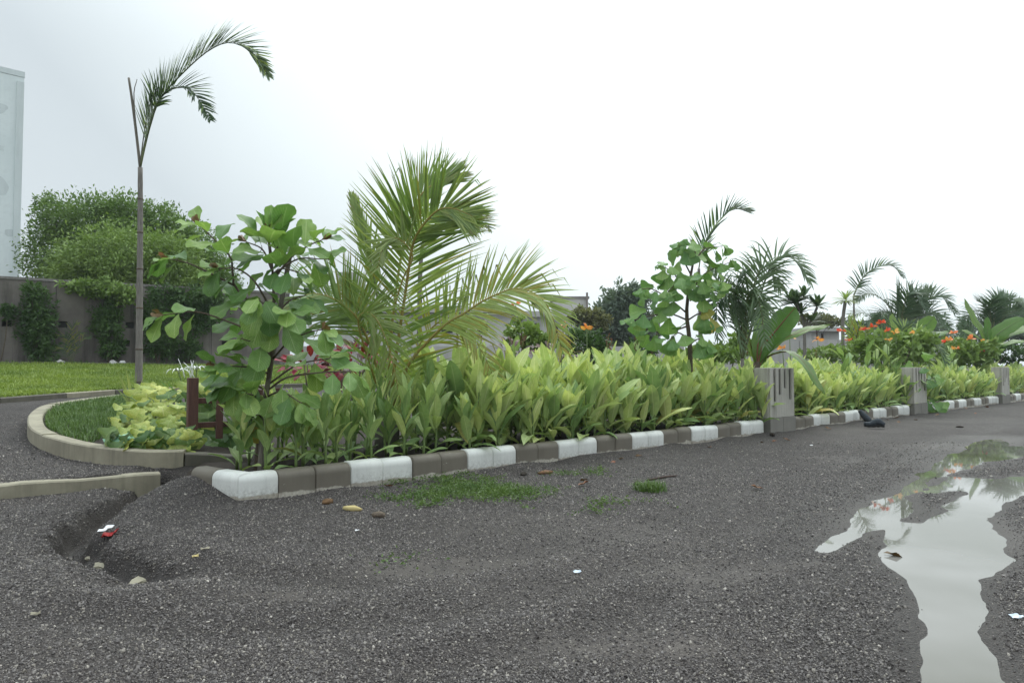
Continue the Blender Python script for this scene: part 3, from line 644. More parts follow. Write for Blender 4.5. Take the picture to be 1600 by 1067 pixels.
# ------------------------------------------------------------------ pale tall building, upper left
bY = 27.0; tr_ = at(38, 118, bY); bl_ = at(35, 436, bY)
Wb, Db = 5.0, 9.0; Rb = Matrix.Rotation(radians(42), 3, 'Z')
top = tr_.z; br = thing('tall_building', 'tall pale plaster building with flaked patches behind the boundary wall', 'building', (tr_.x, bY, 0))
def bbox_(name, c, d, mat): mb = MB(); mb.box(Rb @ Vector(c), d, Rb); return mb.build(name, mat, br, smooth_=False)
bbox_('wall', (-Wb / 2, Db / 2, top / 2 - .1), (Wb, Db, top), M['bldg'])
bbox_('parapet', (-Wb / 2, Db / 2, top + .02), (Wb + .03, Db + .03, .22), M['stain'])
bbox_('corner_trim', (-.12, -.02, top / 2), (.24, .05, top - .6), M['stain'])
for cx_, cz_, w_, h_ in ((-.75, .0, .5, .4), (-.75, -1.6, .35, .2), (-.85, -3.1, .9, .8), (-.3, -4.9, .45, .3)):
    mb = MB(); k = 16; rr = [.5 * (1 + .35 * math.sin(3 * a + cz_) * random.random()) for a in np.linspace(0, 2 * pi, k, endpoint=False)]
    ring = [Vector((cx_ + w_ * r * cos(2 * pi * i / k), -.004, top - 1.5 + cz_ + h_ * r * sin(2 * pi * i / k))) for i, r in enumerate(rr)]
    mb.add([Rb @ v for v in ring] + [Rb @ (v + Vector((0, .02, 0))) for v in ring], [tuple(range(k))] + [(i, i + k, (i + 1) % k + k, (i + 1) % k) for i in range(k)])
    mb.build('plaster_patch', M['stain'], br, smooth_=False)

# ------------------------------------------------------------------ far low buildings behind the bed
def far_box(r, name, x0, x1, y0, y1, Y, depth, mat, z0=None):
    a = at(x0, y0, Y); b = at(x1, y1, Y); zb = b.z if z0 is None else z0
    mb = MB(); mb.box(((a.x + b.x) / 2 - r.location.x, Y + depth / 2 - r.location.y, (a.z + zb) / 2), (b.x - a.x, depth, a.z - zb)); return mb.build(name, mat, r, smooth_=False)
Y1 = 36; c = at(660, 500, Y1)
r = thing('long_building', 'long white single-storey building with grey roof slab behind the coconut palm', 'building', (c.x, Y1, 0))
far_box(r, 'wall', 528, 800, 487, 560, Y1 + .5, 7, M['bldg2'], -.1); far_box(r, 'roof_slab', 524, 806, 479, 488, Y1, 8, M['bldg3'])
for x in (560, 606, 690, 745): far_box(r, 'window', x, x + 17, 503, 520, Y1 + .42, .2, M['dark'])
far_box(r, 'water_tank', 527, 562, 425, 446, Y1 + 3, 1.6, M['bldg3']); far_box(r, 'stair_room', 527, 590, 445, 479, Y1 + 2.6, 4, M['bldg2'])
Y2 = 42; c = at(860, 500, Y2)
r = thing('stepped_building', 'grey stepped building with a raised roof room to the right of the coconut palm', 'building', (c.x, Y2, 0))
far_box(r, 'wall', 808, 938, 494, 560, Y2 + .4, 8, M['bldg2'], -.1); far_box(r, 'roof_slab', 800, 945, 486, 495, Y2, 9, M['bldg3'])
far_box(r, 'roof_room', 867, 918, 466, 486, Y2 + 2, 4, M['bldg3']); far_box(r, 'roof_edge', 864, 921, 463, 466.5, Y2 + 1.9, 4.3, M['wall_top']); far_box(r, 'corner_post', 916, 919, 457, 486, Y2 + 1.8, .15, M['wall'])
far_box(r, 'door', 866, 872, 506, 526, Y2 + .3, .2, M['dark']); far_box(r, 'window', 826, 843, 505, 520, Y2 + .3, .2, M['dark']); far_box(r, 'window', 900, 915, 505, 520, Y2 + .3, .2, M['dark'])
Y3 = 30; c = at(800, 540, Y3)
r = thing('rear_wall', 'low grey wall behind the planting bed and below the far buildings', 'wall', (c.x, Y3, 0))
for a in range(470, 1440, 60): far_box(r, 'wall_panel', a, a + 59.6, 541 if a < 1040 else 547 if a < 1180 else 531, 575, Y3, .2, M['bldg3'], -.1)
Y4 = 52; c = at(1290, 520, Y4)
r = thing('small_building', 'small white building with flat grey roof seen between the canna flowers', 'building', (c.x, Y4, 0))
far_box(r, 'wall', 1268, 1312, 517, 560, Y4 + .5, 6, M['bldg2'], -.1); far_box(r, 'roof_slab', 1262, 1318, 511, 517.5, Y4, 7, M['bldg3']); far_box(r, 'door', 1284, 1287, 520, 533, Y4 + .4, .2, M['dark'])
# ================================================================== VEGETATION HELPERS
def blade_mesh(name, mat, L=1., Wd=.3, nu=7, nv=2, bend=.5, fold=.25, wave=.0, peak=.4, tip=1.0, base=.8, heart=0., twist=0., torn=0):
    """leaf blade along +Y, top +Z, drooping towards -Z"""
    mb = MB(); y = z = 0.; ang = 0.; vs = []; uvs = []; ph = random.random() * 6
    for i in range(nu + 1):
        u = i / nu
        w = (u ** base) * ((1 - u) ** tip) / ((peak ** base) * ((1 - peak) ** tip)); w = max(w, .012) * Wd / 2
        if heart and u < .25: w = Wd / 2 * (.45 + .55 * sin(pi / 2 * u / .25))
        tw = twist * u
        for k in range(-nv, nv + 1):
            q = k / nv; xx = q * w; zz = abs(q) * w * fold + wave * w * sin(ph + u * 11 + (2 if q > 0 else 0)) * q * q
            yy = y - (heart * Wd * abs(q) * (1 - u / .25) * (1 if abs(q) > .3 else .2) if heart and u < .25 else 0)
            if torn and abs(q) == 1 and random.random() < torn: xx *= random.uniform(.7, .92)
            x2 = xx * cos(tw) - zz * sin(tw); z2 = xx * sin(tw) + zz * cos(tw)
            vs.append((x2, yy + sin(ang) * z2 * 1, z + cos(ang) * z2)); uvs.append((u, .5 + .5 * q))
        a2 = -bend * (u + .5 / nu); y += cos(a2) * L / nu; z += sin(a2) * L / nu; ang = -a2
    c = 2 * nv + 1
    mb.add(vs, [(i * c + k, i * c + k + 1, (i + 1) * c + k + 1, (i + 1) * c + k) for i in range(nu) for k in range(2 * nv)], uvs)
    return mb.mesh(name, mat)
def leaflet(mb, p, d, n, L, w, droop=1., segs=5, kink=None, fold=.3):
    p = Vector(p); d = Vector(d).normalized(); vs = []; uvs = []
    for i in range(segs + 1):
        u = i / segs; ww = w / 2 * min(1, .35 + u * 4) * (1 - u ** 2.2) + .0008
        s = d.cross(n); s = s.normalized() if s.length > 1e-5 else Vector((1, 0, 0)); nn = s.cross(d).normalized()
        vs += [p - s * ww + nn * ww * fold, p, p + s * ww + nn * ww * fold]; uvs += [(u, 0), (u, .5), (u, 1)]
        p = p + d * (L / segs); d = (d + Vector((0, 0, -1)) * droop * (L / segs) * (.3 + u)).normalized()
        if kink is not None and abs(u - kink) < .5 / segs: d = (d + Vector((0, 0, -1.6))).normalized()
    mb.add(vs, [f for i in range(segs) for f in ((i * 3, i * 3 + 1, i * 3 + 4, i * 3 + 3), (i * 3 + 1, i * 3 + 2, i * 3 + 5, i * 3 + 4))], uvs)
def frond(root, pts, N0, n, Lf, w, mats, rad=(.012, .003), start=.12, ang=(60, 25), droop=1.2, lift=.25, single=False, kinkp=0., name='frond', rmat=None, label=None, jit=.12, gap=0., sides=(1, -1), segs=5):
    """pinnate palm frond: rachis mesh is the part, leaflets its sub-parts (single) or one joined mesh"""
    o = root.location; R = smooth_pts(pts, 26); m = len(R)
    mb = MB(); mb.tube(R, [rad[0] * (1 - i / (m - 1)) + rad[1] * i / (m - 1) for i in range(m)], 6)
    fr = mb.build(name, rmat or M['rachis_g'], root, o)
    if label: fr['label'] = label
    N0 = Vector(N0).normalized(); J = MB(); mi_of = []
    for k in range(n):
        u = start + (1 - start) * (k + .5) / n
        for sd_ in sides:
            if random.random() < gap: continue
            uu = min(.999, u + random.uniform(-.3, .3) / n); f = uu * (m - 1); i = min(int(f), m - 2); p = R[i].lerp(R[i + 1], f - i)
            T = (R[min(i + 2, m - 1)] - R[max(i - 1, 0)]).normalized(); S_ = T.cross(N0)
            S_ = (S_.normalized() if S_.length > .05 else T.orthogonal().normalized()) * sd_; Nn = S_.cross(T) * sd_
            a = radians(ang[0] + (ang[1] - ang[0]) * u + random.uniform(-6, 6))
            d = T * cos(a) + S_ * sin(a) + Nn * lift + rdir() * jit * .6
            L = Lf * (.58 + .80 * sin(pi * min(1, .12 + u * .80)) ** .9 - .50 * u) * random.uniform(.88, 1.1)
            kk = random.uniform(.3, .7) if random.random() < kinkp else None
            mt = mats[0] if len(mats) == 1 or random.random() > mats[2] else mats[1]
            if single:
                q = MB(); leaflet(q, p, d, Nn, L, w, droop * random.uniform(.6, 1.4), segs, kk); q.build('leaflet', mt, fr, o)
            else:
                c0 = len(J.mi); leaflet(J, p, d, Nn, L, w, droop * random.uniform(.6, 1.4), segs, kk)
                if mt is not mats[0]:
                    for z in range(c0, len(J.mi)): J.mi[z] = 1
    if not single and J.v:
        tag(J.build('leaflets', [mats[0], mats[1]] if len(mats) > 1 else mats[0], fr, o), kind='stuff')
    return fr
def leafcloud(blobs, n, ls, asp=.5, seed=0, out=.5, hollow=.45, flat=0., twig=0):
    """crown of leaf-sized faces spread through ellipsoid clumps (cx,cy,cz,rx,ry,rz)"""
    r = np.random.default_rng(seed); vol = np.array([b[3] * b[4] * b[5] for b in blobs]) ** .75; pick = r.choice(len(blobs), n, p=vol / vol.sum())
    B = np.array(blobs)[pick]; d = r.normal(size=(n, 3)); d /= np.linalg.norm(d, axis=1)[:, None]
    # sprays: leaves gather on a limited set of directions so that gaps open between them
    ns = max(12, n // 34); sd_ = r.normal(size=(ns, 3)); sd_ /= np.linalg.norm(sd_, axis=1)[:, None]; sr = hollow + (1.2 - hollow) * r.random(ns) ** .6; sb = r.choice(len(blobs), ns, p=vol / vol.sum())
    k = r.integers(0, ns, n); BB = np.array(blobs)[sb[k]]
    rad = BB[:, 3:6]; spread = .13
    c = BB[:, :3] + sd_[k] * rad * sr[k][:, None] + r.normal(size=(n, 3)) * np.minimum(rad * spread * 1.1, .16 + .02 * rad)
    loose = r.random(n) < .25
    c[loose] = (B[:, :3] + d * B[:, 3:6] * (hollow + (1 - hollow) * r.random(n) ** .5)[:, None])[loose]
    a = r.normal(size=(n, 3)) + d * 0 + out * (c - BB[:, :3]) / np.maximum(rad, .05); a[:, 2] -= flat * 0; a /= np.linalg.norm(a, axis=1)[:, None]
    nn = r.normal(size=(n, 3)) + np.array([0, 0, .8]); s = np.cross(a, nn); s /= np.linalg.norm(s, axis=1)[:, None] + 1e-9
    l = ls * (.6 + .8 * r.random(n))[:, None]; w = l * asp * .5
    V = np.stack([c, c + a * l * .5 + s * w, c + a * l, c + a * l * .5 - s * w], 1).reshape(-1, 3)
    return V
def cloud_obj(name, V, mat, parent=None, origin=(0, 0, 0)):
    V = V - np.array(origin); nq = len(V) // 4; me = bpy.data.meshes.new(name); me.vertices.add(len(V)); me.vertices.foreach_set('co', V.astype(np.float32).ravel())
    me.loops.add(len(V)); me.loops.foreach_set('vertex_index', np.arange(len(V), dtype=np.int32)); me.polygons.add(nq); me.polygons.foreach_set('loop_start', np.arange(0, len(V), 4, dtype=np.int32))
    me.materials.append(mat); me.update(calc_edges=True); return link(name, me, parent)
def trunk_mesh(base, top, r0, r1, limbs, seed=0):
    rr = random.Random(seed); mb = MB(); base = Vector(base); top = Vector(top)
    mid = (base + top) / 2 + Vector((rr.uniform(-.1, .1), rr.uniform(-.1, .1), 0)) * (top - base).length * .5
    P = smooth_pts([base, mid, top], 10); mb.tube(P, [r0 + (r1 - r0) * i / 10 for i in range(11)], 9)
    for q in limbs:
        q = Vector(q); a = P[rr.randint(4, 8)]; m_ = a.lerp(q, .5) + Vector((0, 0, .12 * (q - a).length)); Q = smooth_pts([a, m_, q], 7); mb.tube(Q, [r1 * (.8 - .7 * i / 7) for i in range(8)], 6)
    return mb
def tree(label, base, blobs, n, ls, mat, group=None, name='leafy_tree', r=.15, asp=.5, seed=1, bark=None, out=.5, hollow=.45, cat='tree'):
    b = Vector(base); t = thing(name, label, cat, b, group); bl = sorted(blobs, key=lambda q: -q[3] * q[5])[0]
    trunk_mesh(b - Vector((0, 0, .1)), (bl[0], bl[1], bl[2]), r, r * .4, [q[:3] for q in blobs for _ in (0, 1)], seed).build('trunk', bark or M['bark'], t, b)
    cloud_obj('crown', leafcloud(blobs, n, ls, asp, seed, out, hollow), mat, t, b); return t
def blob(px, py, Y, rx, ry, ryy=None):
    c = at(px, py, Y); k = Y / FPX; return (c.x, c.y, c.z, rx * k, (ryy or rx * .8) * k, ry * k)

# ------------------------------------------------------------------ trees behind the boundary wall
G = 'feathery trees behind the boundary wall'
def wbase(px, Y): p = at(px, 560, Y); return (p.x, Y, h(p.x, Y))
tree('dark feathery tree, tallest, behind the wall next to the pale building', wbase(130, 24), [blob(140, 350, 24, 66, 40), blob(85, 400, 24, 44, 55), blob(75, 325, 24, 16, 20), blob(195, 345, 24, 45, 36), blob(150, 420, 24, 70, 40)], 30000, .125, M['f_far'], G, 'feathery_tree', .2, .42, 3, out=.9, hollow=.3)
tree('feathery tree rising behind the broad-leaved sapling', wbase(290, 25), [blob(262, 375, 25, 46, 45), blob(300, 410, 25, 48, 50), blob(250, 340, 25, 22, 20), blob(330, 440, 25, 40, 36)], 20000, .125, M['f_far'], G, 'feathery_tree', .18, .42, 4, out=.9, hollow=.3)
tree('lighter green rounded tree spilling over the top of the wall', wbase(200, 21.8), [blob(200, 405, 21.6, 80, 48), blob(130, 425, 21.6, 50, 40), blob(265, 420, 21.6, 50, 45)], 26000, .115, M['f_light'], G, 'feathery_tree', .16, .42, 5, out=.8, hollow=.35)
def wcl(label, blobs, n, seed, mat='f_dark', ls=.11, name='wall_creeper', cat='creeper', asp=.5):
    b = Vector((blobs[0][0], blobs[0][1], blobs[0][2])); t = thing(name, label, cat, b, 'creepers and shrubs on the grey wall')
    cloud_obj('foliage', leafcloud(blobs, n, ls, asp, seed, .3, .2), M[mat], t, b); return t
def wp(px, py, off=-.25): u = wall_u(px); p = WA + wd * u + wn * off; r = ray(px, py); return Vector((p.x, p.y, EYE + r.z / r.y * p.y)), p.y / FPX
def wblob(px, py, rx, ry, off=-.25):
    c, k = wp(px, py, off); return (c.x, c.y, c.z, rx * k, min(rx, 14) * k, ry * k)
wcl('leafy creeper hanging over the wall top left of the slender palm', [wblob(150, 452, 36, 14), wblob(120, 447, 22, 9), wblob(185, 462, 24, 16)], 2600, 8, 'f_light', .13)
wcl('leafy creeper hanging over the wall top right of the slender palm', [wblob(265, 462, 40, 18), wblob(300, 470, 34, 24), wblob(330, 475, 26, 26)], 3000, 9, 'f_dark', .13)
def wshrub(label, blobs, n, seed, stem, mat='f_dark', ls=.12, asp=.32):
    c, k = wp(*stem, -.3); c.z = h(c.x, c.y); t = thing('wall_shrub', label, 'shrub', c, 'creepers and shrubs on the grey wall')
    mb = MB()
    for q in blobs:
        e = Vector(q[:3]); mb.tube(smooth_pts([c, c.lerp(e, .5) + Vector((random.uniform(-.06, .06), 0, 0)), e + Vector((0, 0, q[5] * .6))], 6), [.02, .018, .016, .014, .012, .009, .005], 5)
    mb.build('stem', M['bark'], t, c); cloud_obj('foliage', leafcloud(blobs, n, ls, asp, seed, .7, .15), M[mat], t, c); return t
wshrub('tall columnar leafy shrub against the left part of the wall', [wblob(57, 480, 20, 34), wblob(55, 515, 27, 30), wblob(62, 545, 20, 22), wblob(48, 455, 12, 14)], 5200, 11, (58, 566))
wshrub('two-tiered shrub against the wall left of the slender palm', [wblob(165, 500, 22, 27), wblob(172, 545, 18, 16)], 2800, 12, (170, 566))
wshrub('dense shrub against the wall right of the slender palm', [wblob(238, 495, 22, 34), wblob(250, 535, 24, 26)], 3600, 13, (245, 566))
wshrub('low dark shrub at the wall foot, half hidden by big hanging leaves', [wblob(292, 545, 20, 18), wblob(305, 500, 16, 24)], 2200, 14, (295, 566))
wshrub('spindly little sapling with a small tuft at the left edge of the wall', [wblob(12, 487, 9, 11)], 500, 15, (2, 566))
# small yellow-green palm at the wall foot
c, k_ = wp(112, 566, -.4); c.z = h(c.x, c.y); t = thing('wall_palm', 'small yellowish feather palm at the foot of the wall between two shrubs', 'palm', c)
for (x1, y1), (x2, y2) in (((105, 530), (92, 525)), ((112, 515), (122, 506)), ((125, 535), (140, 528)), ((100, 545), (84, 548)), ((118, 525), (128, 522))):
    e1, _ = wp(x1, y1, -.4); e2, _ = wp(x2, y2, -.45)
    frond(t, [c, e1, e2], (0, -.6, .8), 16, .24, .02, [M['palm_m'], M['coco_y'], .3], (.008, .002), .2, droop=3)

# ------------------------------------------------------------------ far trees behind the bed
GF = 'far trees behind the planting bed'
tree('round blue-grey hazy tree beyond the rear wall', (at(972, 545, 34).x, 34, 0), [blob(968, 500, 34, 34, 42), blob(985, 470, 34, 24, 20), blob(950, 530, 34, 22, 26), blob(1005, 520, 34, 24, 36)], 13000, .24, M['f_blue'], GF, 'far_tree', .25, .4, 21)
tree('low olive tree line end in front of the stepped building', (at(915, 545, 32).x, 32, 0), [blob(912, 494, 32, 24, 9), blob(935, 500, 32, 16, 12)], 1800, .2, M['f_olive'], GF, 'far_tree', .08, .5, 22)
tree('small pale olive tree above the small white building', (at(1275, 545, 46).x, 46, 0), [blob(1275, 500, 46, 26, 8), blob(1300, 503, 46, 14, 6)], 1500, .24, M['f_olive'], GF, 'far_tree', .1, .5, 23)
tree('hazy bluish far tree behind the feather palms', (at(1395, 560, 48).x, 48, 0), [blob(1395, 512, 48, 40, 20), blob(1350, 520, 48, 30, 16), blob(1450, 515, 48, 36, 20)], 5000, .3, M['f_blue'], GF, 'far_tree', .2, .45, 24)
tree('hazy far tree behind the rightmost banana plant', (at(1600, 545, 44).x, 44, 0), [blob(1590, 505, 44, 40, 26), blob(1640, 500, 44, 40, 34), blob(1530, 520, 44, 34, 20)], 5000, .3, M['f_blue'], GF, 'far_tree', .2, .45, 25)

# ------------------------------------------------------------------ hedge of pale striped broad leaves along the kerb
HL = [blade_mesh('hedge_leaf_%s' % s, M['hedge'], 1, .285 + .04 * random.random(), 8, 2, b, .30, .10, .42, .85, .75, twist=tw) for s, b, tw in (('a', .25, .3), ('b', .5, -.3), ('c', .85, .2), ('d', .4, 0), ('e', .65, -.5), ('f', 1.15, .2))]
def variant(me, mat, nm): q = me.copy(); q.name = nm; q.materials.clear(); q.materials.append(mat); return q
HLG = [variant(q, M['hedge_g'], q.name + '_green') for q in HL]; HLY = [variant(q, M['hedge_y'], q.name + '_yellow') for q in HL]
HLB = HL
def hstem(hh):
    mb = MB(); mb.tube(smooth_pts([(0, 0, 0), (random.uniform(-.02, .02), random.uniform(-.02, .02), hh * .5), (random.uniform(-.03, .03), random.uniform(-.03, .03), hh)], 6), [.013, .013, .012, .011, .010, .008, .005], 6); return mb.mesh('hedge_stem', M['stem_g'])
HS = [hstem(1.0) for _ in range(5)]
USED = set()
def hedge_plant(s, t, ht, label, n=9, green=.25, yellow=.015, stalky=False):
    p = st(s, t); p.z = .15; r = thing('broadleaf_plant', label, 'plant', p, 'pale striped-leaf plants of the hedge', random.uniform(0, 6.28))
    sh = ht * (.78 if stalky else .60); link('stem', random.choice(HS), r, Matrix.Diagonal((1, 1, sh, 1)))
    a0 = random.uniform(0, 6.28); lean = Vector((random.uniform(-.16, .16), random.uniform(-.16, .16), 0))
    for i in range(n):
        u = i / (n - 1); az = a0 + i * (pi * .86) + random.uniform(-.5, .5)
        z = sh * ((.22 + .70 * u) if stalky and i > 1 else (.06 + .84 * u ** .9)); tilt = radians((52 if i < 2 else 24 - 19 * u) + random.uniform(-9, 10)); tilt = max(tilt, radians(4))
        out = Vector((cos(az), sin(az), 0)); d = out * sin(tilt) + Vector((0, 0, 1)) * cos(tilt); d += lean * u
        L = ht * random.uniform(.43, .54) * (.76 if stalky else 1) * (.72 + .35 * sin(pi * min(1, u + .15))); L = max(L, .26)
        nn = -out * cos(tilt) + Vector((0, 0, 1)) * sin(tilt)
        low = u < .45; rr = random.random()
        src = HLY if (low and rr < yellow * 3) else (HLG if random.random() < (green + .45 * (1 - u) ** 1.5) else HL)
        k = random.choice((2, 4, 5, 1)) if low else random.choice((0, 1, 3, 3, 4))
        link('leaf', src[k], r, orient(d, nn, (lean.x * u * .5 + out.x * .01, lean.y * u * .5 + out.y * .01, z), L, random.uniform(.78, 1.12)))
    return r
SECT = [(0.35, 7.62, 40, 'first', 0., 'from the corner'), (8.65, 13.75, 25, 'second', 27.25 * BL, 'past the first pillar'), (14.75, 20.4, 20, 'third', 46.6 * BL, 'past the middle pillar'), (21.5, 26.5, 10, 'last', 68.3 * BL, 'past the farthest pillar')]
ORD = 'first second third fourth fifth sixth seventh eighth ninth tenth eleventh twelfth thirteenth fourteenth fifteenth sixteenth seventeenth eighteenth nineteenth twentieth twenty-first twenty-second twenty-third twenty-fourth twenty-fifth'.split()
ROWS = ((.27, 1.02, 'front-row'), (.62, 1.17, 'second-row'), (.95, 1.28, 'third-row'), (1.3, 1.36, 'rear-row'))
for a, b, n, nm, tk, where in SECT:
    for ri, (s, ht, rown) in enumerate(ROWS):
        if nm == 'last' and ri > 2: continue
        for i in range(n):
            t = a + (b - a) * (i + .5 + random.uniform(-.35, .35)) / n; hh = ht * random.uniform(.80, 1.12) * (1 if nm == 'first' else .9)
            left = nm == 'first' and t < 2.2
            if left: hh *= (.74 if ri == 0 else .52 + .42 * min(1, max(0, (t - 1.1) / 1.1)))
            if left and i % 4 == 0 and ri < 1: continue
            if nm == 'third' and t < 15.6: hh *= .75
            lab = lambda t: '%s hedge plant at the %s of the %s kerb block %s' % (rown, ('left end', 'middle', 'right end')[int(((t - tk) / BL) % 1 * 3)], ORD[min(24, max(0, int((t - tk) / BL)))], where)
            for _ in range(12):
                if lab(t) in USED: t += .035
            USED.add(lab(t)); hedge_plant(s + random.uniform(-.1, .1), t, hh, lab(t), 12 if ri < 2 else 10, .6 if left else .10, stalky=left and random.random() < .75)
for k_, (tq, sq, hq) in enumerate(((.02, .30, .62), (.14, .55, .75), (.26, .26, .66), (-.06, .75, .78), (.12, .95, .85), (.40, .42, .72), (.32, .80, .82), (-.12, .48, .55), (.52, .24, .70))):
    hedge_plant(sq, tq, hq, 'young hedge plant at the foot of the corner sapling, %s' % ('left of its trunk, in front', 'behind its trunk', 'right of its trunk, in front', 'far left, behind', 'farthest behind', 'right of its trunk, second', 'right of its trunk, third', 'leftmost and smallest', 'rightmost at the kerb')[k_], 9, .5, stalky=True)
for tq, sq, hq in ((7.50, .10, .98), (7.66, .06, .80), (7.72, .3, 1.15), (13.72, .08, .9), (13.78, .30, 1.1), (20.32, .10, .9)):
    hedge_plant(sq, tq, hq, 'hedge plant leaning across the left edge of the %s grooved pillar, %s' % ('first' if tq < 8 else 'middle' if tq < 14 else 'farthest', {.98: 'foremost', .80: 'lowest', 1.15: 'tallest', .9: 'in front', 1.1: 'behind'}[hq]), 11, .1)
# dry seed stalks standing above the hedge
for i, (t, s) in enumerate([(2.7 + .26 * k + random.uniform(-.1, .1), random.uniform(.9, 1.5)) for k in range(16)] + [(9.2, 1.2), (12.3, 1.3), (16.5, 1.2), (18, 1.3)]):
    slab = lambda t: 'dry seed-headed stalk above the hedge behind the %s kerb block %s' % ((ORD[int(t / BL)], 'from the corner') if t < 8 else (ORD[int((t - 27.25 * BL) / BL)], 'past the first pillar') if t < 14 else (ORD[int((t - 46.6 * BL) / BL)], 'past the middle pillar'))
    for _ in range(20):
        if slab(t) in USED and t < 7.4: t += .1
    USED.add(slab(t)); p = st(s, t); p.z = .15; r = thing('seed_stalk', slab(t), 'stalk', p, 'dry flower stalks above the hedge')
    hh = random.uniform(1.2, 1.42); lean = random.uniform(-.12, .12); P = smooth_pts([(0, 0, 0), (lean * .4, 0, hh * .6), (lean, 0, hh)], 6); mb = MB(); mb.tube(P, [.006] * 4 + [.005, .004, .003], 5); mb.build('stem', M['stem_g'], r)
    mb = MB()
    for k in range(12):
        z = hh * (.86 + .16 * k / 12); q = rdir() * .02; c = Vector((lean * z / hh + q.x, q.y, z)); mb.tube([c, c + rdir() * .012 + Vector((0, 0, .02)), c + Vector((q.x * .5, q.y * .5, .034))], [.003, .0075, .002], 5)
    mb.build('seed_head', M['dry'], r)
# ================================================================== SINGLE PLANTS
def pl(*a, Y, dY=0.):
    """a chain of photo points taken at depths running from Y to Y+dY"""
    n = len(a); return [at(x, y, Y + dY * i / max(1, n - 1)) for i, (x, y) in enumerate(a)]
CAMV = Vector((0, -1, .15))

# ---- young coconut palm
cb = at(604, 650, 7.5); cb.z = .15
cp = thing('coconut_palm', 'young coconut palm with long yellow-green fronds standing in the middle of the bed', 'palm', cb)
mb = MB(); mb.tube([cb + Vector((0, 0, -.1)), cb + Vector((.01, 0, .2)), cb + Vector((.03, 0, .45))], [.14, .13, .08], 10); mb.build('trunk', M['bark_grey'], cp, cb)
C3 = [M['coco'], M['coco_y'], .05]
s0 = cb + Vector((.02, 0, .3))
frond(cp, [s0] + pl((618, 560), (633, 460), (643, 392), (654, 362), (682, 330), (708, 326), (738, 338), Y=7.35, dY=-.5), (.05, -1, .1), 118, .76, .026, C3, (.022, .005), .08, (60, 32), .35, .10, True, .06, rmat=M['rachis'], jit=.07, label='large central frond facing the road')
frond(cp, [s0] + pl((610, 540), (622, 430), (638, 350), (654, 310), (672, 292), (696, 280), (712, 273), Y=7.7, dY=.2), (-.1, -1, .2), 70, .54, .021, C3, (.020, .004), .34, (48, 14), .2, .06, False, .02, rmat=M['rachis'], jit=.07, label='tallest frond behind, pointing up')
frond(cp, [s0] + pl((600, 540), (590, 470), (578, 400), (562, 345), (552, 312), Y=7.8, dY=.2), (.5, -1, .1), 40, .42, .028, C3, (.016, .003), .45, (24, 8), .1, .05, False, rmat=M['rachis_g'], jit=.03, label='young half-open frond on the left')
frond(cp, [s0] + pl((585, 560), (563, 505), (545, 484), (521, 467), (492, 459), (470, 467), (437, 503), Y=7.3, dY=-.35), (-.1, -.75, .65), 76, .56, .023, [M['coco'], M['coco_y'], .15], (.017, .004), .22, (72, 30), .8, .15, False, .04, rmat=M['rachis'], jit=.06, label='frond arching to the left with drying tips')
frond(cp, [s0] + pl((635, 575), (672, 530), (699, 505), (725, 490), (755, 470), (789, 455), (808, 451), (836, 459), (860, 486), (877, 545), Y=7.3, dY=-.3), (.1, -.75, .65), 78, .62, .027, [M['coco'], M['coco_y'], .2], (.018, .004), .26, (72, 30), .75, .15, False, .22, rmat=M['rachis'], jit=.07, label='frond arching far to the right with bent leaflets')
frond(cp, [s0] + pl((575, 560), (560, 505), (572, 488), (592, 505), (612, 560), (630, 650), Y=7.1, dY=-.4), (-.4, -.6, .6), 46, .50, .022, [M['coco_pale'], M['coco'], .4], (.014, .003), .3, (60, 30), 1.6, .1, False, .05, rmat=M['rachis'], jit=.1, label='pale drooping frond in front')
frond(cp, [s0] + pl((640, 570), (672, 515), (710, 497), (748, 540), (780, 610), Y=7.6, dY=-.2), (.3, -.6, .6), 30, .5, .028, [M['coco_y'], M['coco'], .4], (.014, .003), .28, (60, 30), 1.6, .1, False, .1, rmat=M['rachis'], jit=.1, label='olive frond drooping to the right')
frond(cp, [s0] + pl((598, 560), (585, 520), (563, 482), (545, 458), (530, 444), Y=7.9, dY=.3), (0, -1, .2), 22, .42, .022, [M['coco_pale'], M['coco'], .3], (.012, .003), .45, (60, 35), .8, .1, False, rmat=M['rachis'], jit=.06, label='small pale frond behind')
frond(cp, [s0] + pl((610, 520), (628, 440), (645, 400), (620, 372), (600, 385), (590, 420), Y=7.15, dY=-.3), (-.3, -.8, .5), 22, .36, .024, [M['coco_pale'], M['coco'], .3], (.012, .003), .55, (60, 35), 1.6, .1, False, .1, rmat=M['rachis'], jit=.12, label='pale bent frond tip curling left at the centre')

